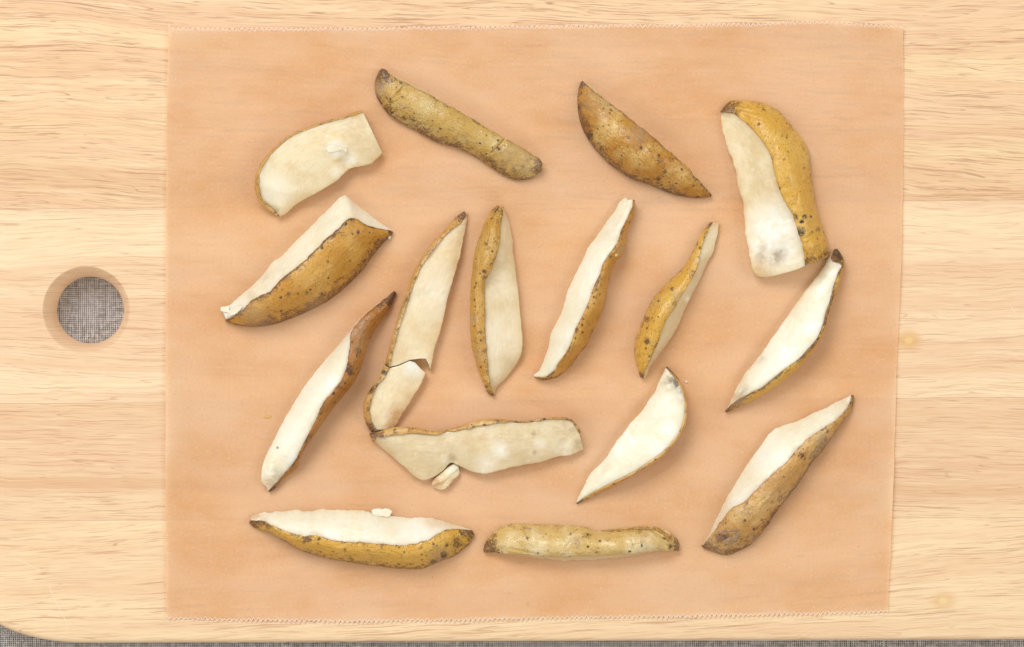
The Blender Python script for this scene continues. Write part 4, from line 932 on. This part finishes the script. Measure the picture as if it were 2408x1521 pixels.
def chunk():
    v = V_[12]
    loc = W((1440 + 880 * v[2]) / 1.7017, (1620 + 735 * v[2]) / 1.7017, PZ)
    root = empty('potato_chunk', loc)
    tag(root, 'small crumbly broken-off chunk at the lower notch of the waxy slab', 'potato crumb')
    fm = mat_flesh('potato_flesh', seed=77.0, **dict(FLESH['dry'], crumb=0.8))
    rows = [(752,846,742,820,738,790),(828,866,800,800,772,748),(898,838,876,760,846,686),(942,786,930,705,916,624),(1000,738,988,668,975,606),(1024,696,1014,655,1004,612)]
    fo = build_loft(root, rows, v, [8,16,18,18,16,10], [12,24,26,26,22,12], [8,15,16,16,14,8], 2.0, fm, None, 77.0, dict(jag=3.0, fl=3.4, edgeA=.5),
        [(790,790,70,'brown',.8),(830,740,60,'brown',.5),(980,660,60,'white',.5)])
chunk()

# small flake hanging on the upper edge of the boat-shaped wedge
def small_piece(name, px, py, rx, ry, h, seed, mat, parent=None, rot=0.0, z0=0.0):
    n, m = 26, 9
    V = []
    for j in range(m):
        ph = math.pi / 2 * j / (m - 1)
        for i in range(n):
            a = 2 * math.pi * i / n
            rr = math.cos(ph) if j < m - 1 else 0.02
            q = 1 + 0.45 * float(fbm(2 + 1.3 * math.cos(a), 2 + 1.3 * math.sin(a), seed, 3))
            dx, dy = rx * rr * q * math.cos(a), ry * rr * q * math.sin(a)
            c, s = math.cos(rot), math.sin(rot)
            zz = h * math.sin(ph) ** 0.7 * (1 + 0.4 * float(fbm(dx / 3.0, dy / 3.0, seed + 3, 2)))
            V.append(W(px + c * dx - s * dy, py + s * dx + c * dy, PZ - 0.6 + z0 + zz))
    V = np.array(V)
    F = [(j * n + i, j * n + (i + 1) % n, (j + 1) * n + (i + 1) % n, (j + 1) * n + i) for j in range(m - 1) for i in range(n)]
    F += [tuple(range((m - 1) * n, m * n)), tuple(range(n))[::-1]]
    F = [f[::-1] for f in F]
    off = np.array(parent.matrix_world.translation) if parent else np.zeros(3)
    if parent: off = np.array(parent.location)
    return mesh_obj(name, V - off, F, mat, parent)
M_CRUMB = mat_plain('mealy_crumb', srgb(250, 244, 226), 0.6, 0.3, 0.2, 0.06)
M_CRUMB_TAN = mat_plain('toasted_crumb', srgb(232, 180, 104), 0.5, 0.2, 0.2, 0.2)
tag(small_piece('potato_crumb', 1613, 897.5, 3.2, 3.0, 4, 1.0, M_CRUMB), 'tiny white crumb beside the bruised half-moon wedge', 'crumb')
tag(small_piece('potato_flake', 629, 980, 8, 3.2, 2.5, 2.0, M_CRUMB_TAN, None, -0.25), 'small orange flake left of the long slim wedge', 'crumb')
tag(small_piece('potato_flake', 1240, 1418, 2.6, 5.5, 2.5, 3.0, M_CRUMB_TAN, None, 0.2), 'small yellow flake near the bottom edge of the paper', 'crumb')

# ------------------------------------------------------------------ loose bits of skin and flesh that belong to a wedge
def patch(name, view, e0, e1, lift, mat, root, th=1.3, seed=0.0, n=30, m=8):
    """thin closed flap between two traced edges, following the surface it lies on"""
    x0, y0, k = V_[view]
    cv = lambda P: np.array([((x0 + a * k) / 1.7017, (y0 + b * k) / 1.7017) for a, b in P])
    E0, E1 = spline(cv(e0), n), spline(cv(e1), n)
    E0 = E0 + 1.0 * np.stack([noise(np.arange(n) * 0.7, seed), noise(np.arange(n) * 0.7, seed + 9)], -1)
    E1 = E1 + 1.0 * np.stack([noise(np.arange(n) * 0.7, seed + 3), noise(np.arange(n) * 0.7, seed + 5)], -1)
    g = np.concatenate(GRID[root.name])
    top = []
    for j in range(m + 1):
        v = j / m
        XY = E0 * (1 - v) + E1 * v
        d = ((XY[:, None, :] - g[None, :, :2]) ** 2).sum(-1)
        zz = np.sort(np.take_along_axis(g[None, :, 2].repeat(n, 0), np.argpartition(d, 5, 1)[:, :5], 1), 1)[:, -1]
        zz = zz + lift * (0.45 + 0.55 * math.sin(math.pi * (0.15 + 0.7 * v))) + 0.6 * noise(XY[:, 0] / 5.0, XY[:, 1] / 5.0, seed)
        top.append(np.concatenate([XY, zz[:, None]], 1))
    top = np.stack(top, 1)                                   # n, m+1, 3
    zz = top[..., 2].copy()
    for _ in range(4): zz[1:-1] = (zz[:-2] + zz[1:-1] * 2 + zz[2:]) / 4
    bot = top.copy(); top[..., 2] = zz; bot[..., 2] = np.maximum(zz - th, 0.6)
    ring = np.concatenate([top, bot[:, ::-1]], 1); M = ring.shape[1]
    V = W(ring[..., 0], ring[..., 1], ring[..., 2]).reshape(-1, 3) - np.array(root.location)
    F = []
    for i in range(n - 1):
        for j in range(M):
            F.append((i * M + j, i * M + (j + 1) % M, (i + 1) * M + (j + 1) % M, (i + 1) * M + j))
    F += [tuple(range(M))[::-1], tuple((n - 1) * M + j for j in range(M))]
    o = mesh_obj(name, V, F, mat, root)
    bm = bmesh.new(); bm.from_mesh(o.data); bmesh.ops.recalc_face_normals(bm, faces=bm.faces); bm.to_mesh(o.data); bm.free()
    lay = o.data.uv_layers.new(name='UVMap')
    uv = np.stack([ring[..., 0], ring[..., 1]], -1).reshape(-1, 2)
    li = np.empty(len(o.data.loops), np.int32); o.data.loops.foreach_get('vertex_index', li)
    lay.data.foreach_set('uv', uv[li].astype(np.float32).ravel())
    return o
WD = {w['view']: w for w in WEDGES}
M_FLAKE = mat_plain('flesh_flake', srgb(248, 243, 224), 0.45, 0.0, 0.06, dark=srgb(238, 226, 196))
M_PEEL = mat_plain('dry_peeled_skin', srgb(190, 160, 122), 0.6, 0.1, 0.16, dark=srgb(150, 112, 74))
M_FOLD = mat_plain('folded_skin', srgb(200, 158, 88), 0.4, 0.1, 0.12, dark=srgb(150, 100, 48))
patch('skin_fold', 8, [(252,125),(236,200),(233,280),(250,360),(260,392)], [(296,118),(288,200),(277,270),(276,340),(262,398)], 5.0, WD[8]['sm'], WD[8]['root'], seed=1.0)
patch('peeled_skin', 14, [(1150,430),(1100,490),(1040,570),(1010,622)], [(1162,472),(1132,520),(1078,595),(1022,630)], 5.0, M_PEEL, WD[14]['root'], seed=2.0)
patch('peeled_skin', 14, [(272,1318),(330,1285),(385,1255),(428,1225)], [(300,1360),(352,1348),(405,1315),(432,1252)], 4.0, M_PEEL, WD[14]['root'], seed=3.0)
patch('peeled_skin', 14, [(225,1245),(280,1228),(340,1222),(400,1218)], [(240,1262),(290,1244),(345,1240),(395,1240)], 3.0, M_PEEL, WD[14]['root'], seed=4.0, m=4)
patch('flesh_flake', 15, [(1285,150),(1320,137),(1400,137),(1470,140),(1492,160)], [(1297,182),(1335,204),(1400,210),(1462,216),(1478,192)], 0.6, M_FLAKE, WD[15]['root'], 4.0, seed=5.0)
patch('skin_fold', 16, [(1440,230),(1600,214),(1800,192),(2000,186),(2085,206),(2150,246),(2215,310)], [(1450,240),(1600,234),(1800,214),(1985,214),(2060,238),(2120,280),(2165,345)], 4.0, M_FOLD, WD[16]['root'], seed=6.0)
patch('flesh_shred', 5, [(105,1240),(140,1235),(190,1228)], [(112,1275),(150,1290),(200,1300)], 4.0, M_FLAKE, WD[5]['root'], 3.0, seed=7.0)
patch('flesh_shred', 5, [(180,1300),(230,1240),(300,1215)], [(200,1335),(260,1310),(330,1240)], 5.0, M_FLAKE, WD[5]['root'], 3.0, seed=8.0)
patch('flesh_shred', 5, [(1795,505),(1815,508),(1832,520)], [(1800,535),(1815,550),(1830,552)], 3.0, M_FLAKE, WD[5]['root'], 3.0, seed=9.0)
patch('flesh_shred', 9, [(690,490),(705,488),(728,490)], [(688,530),(700,545),(716,520)], 3.0, M_FLAKE, WD[9]['root'], 3.0, seed=10.0)
patch('flesh_shred', 1, [(1045,590),(1075,560),(1150,552),(1230,575),(1300,600)], [(1075,640),(1120,640),(1180,632),(1240,615),(1305,660)], 1.2, M_FLAKE, WD[1]['root'], 2.0, seed=11.0)
patch('skin_fold', 12, [(95,298),(110,330),(125,372)], [(150,318),(158,335),(150,382)], 2.0, M_FOLD, WD[12]['root'], seed=13.0)
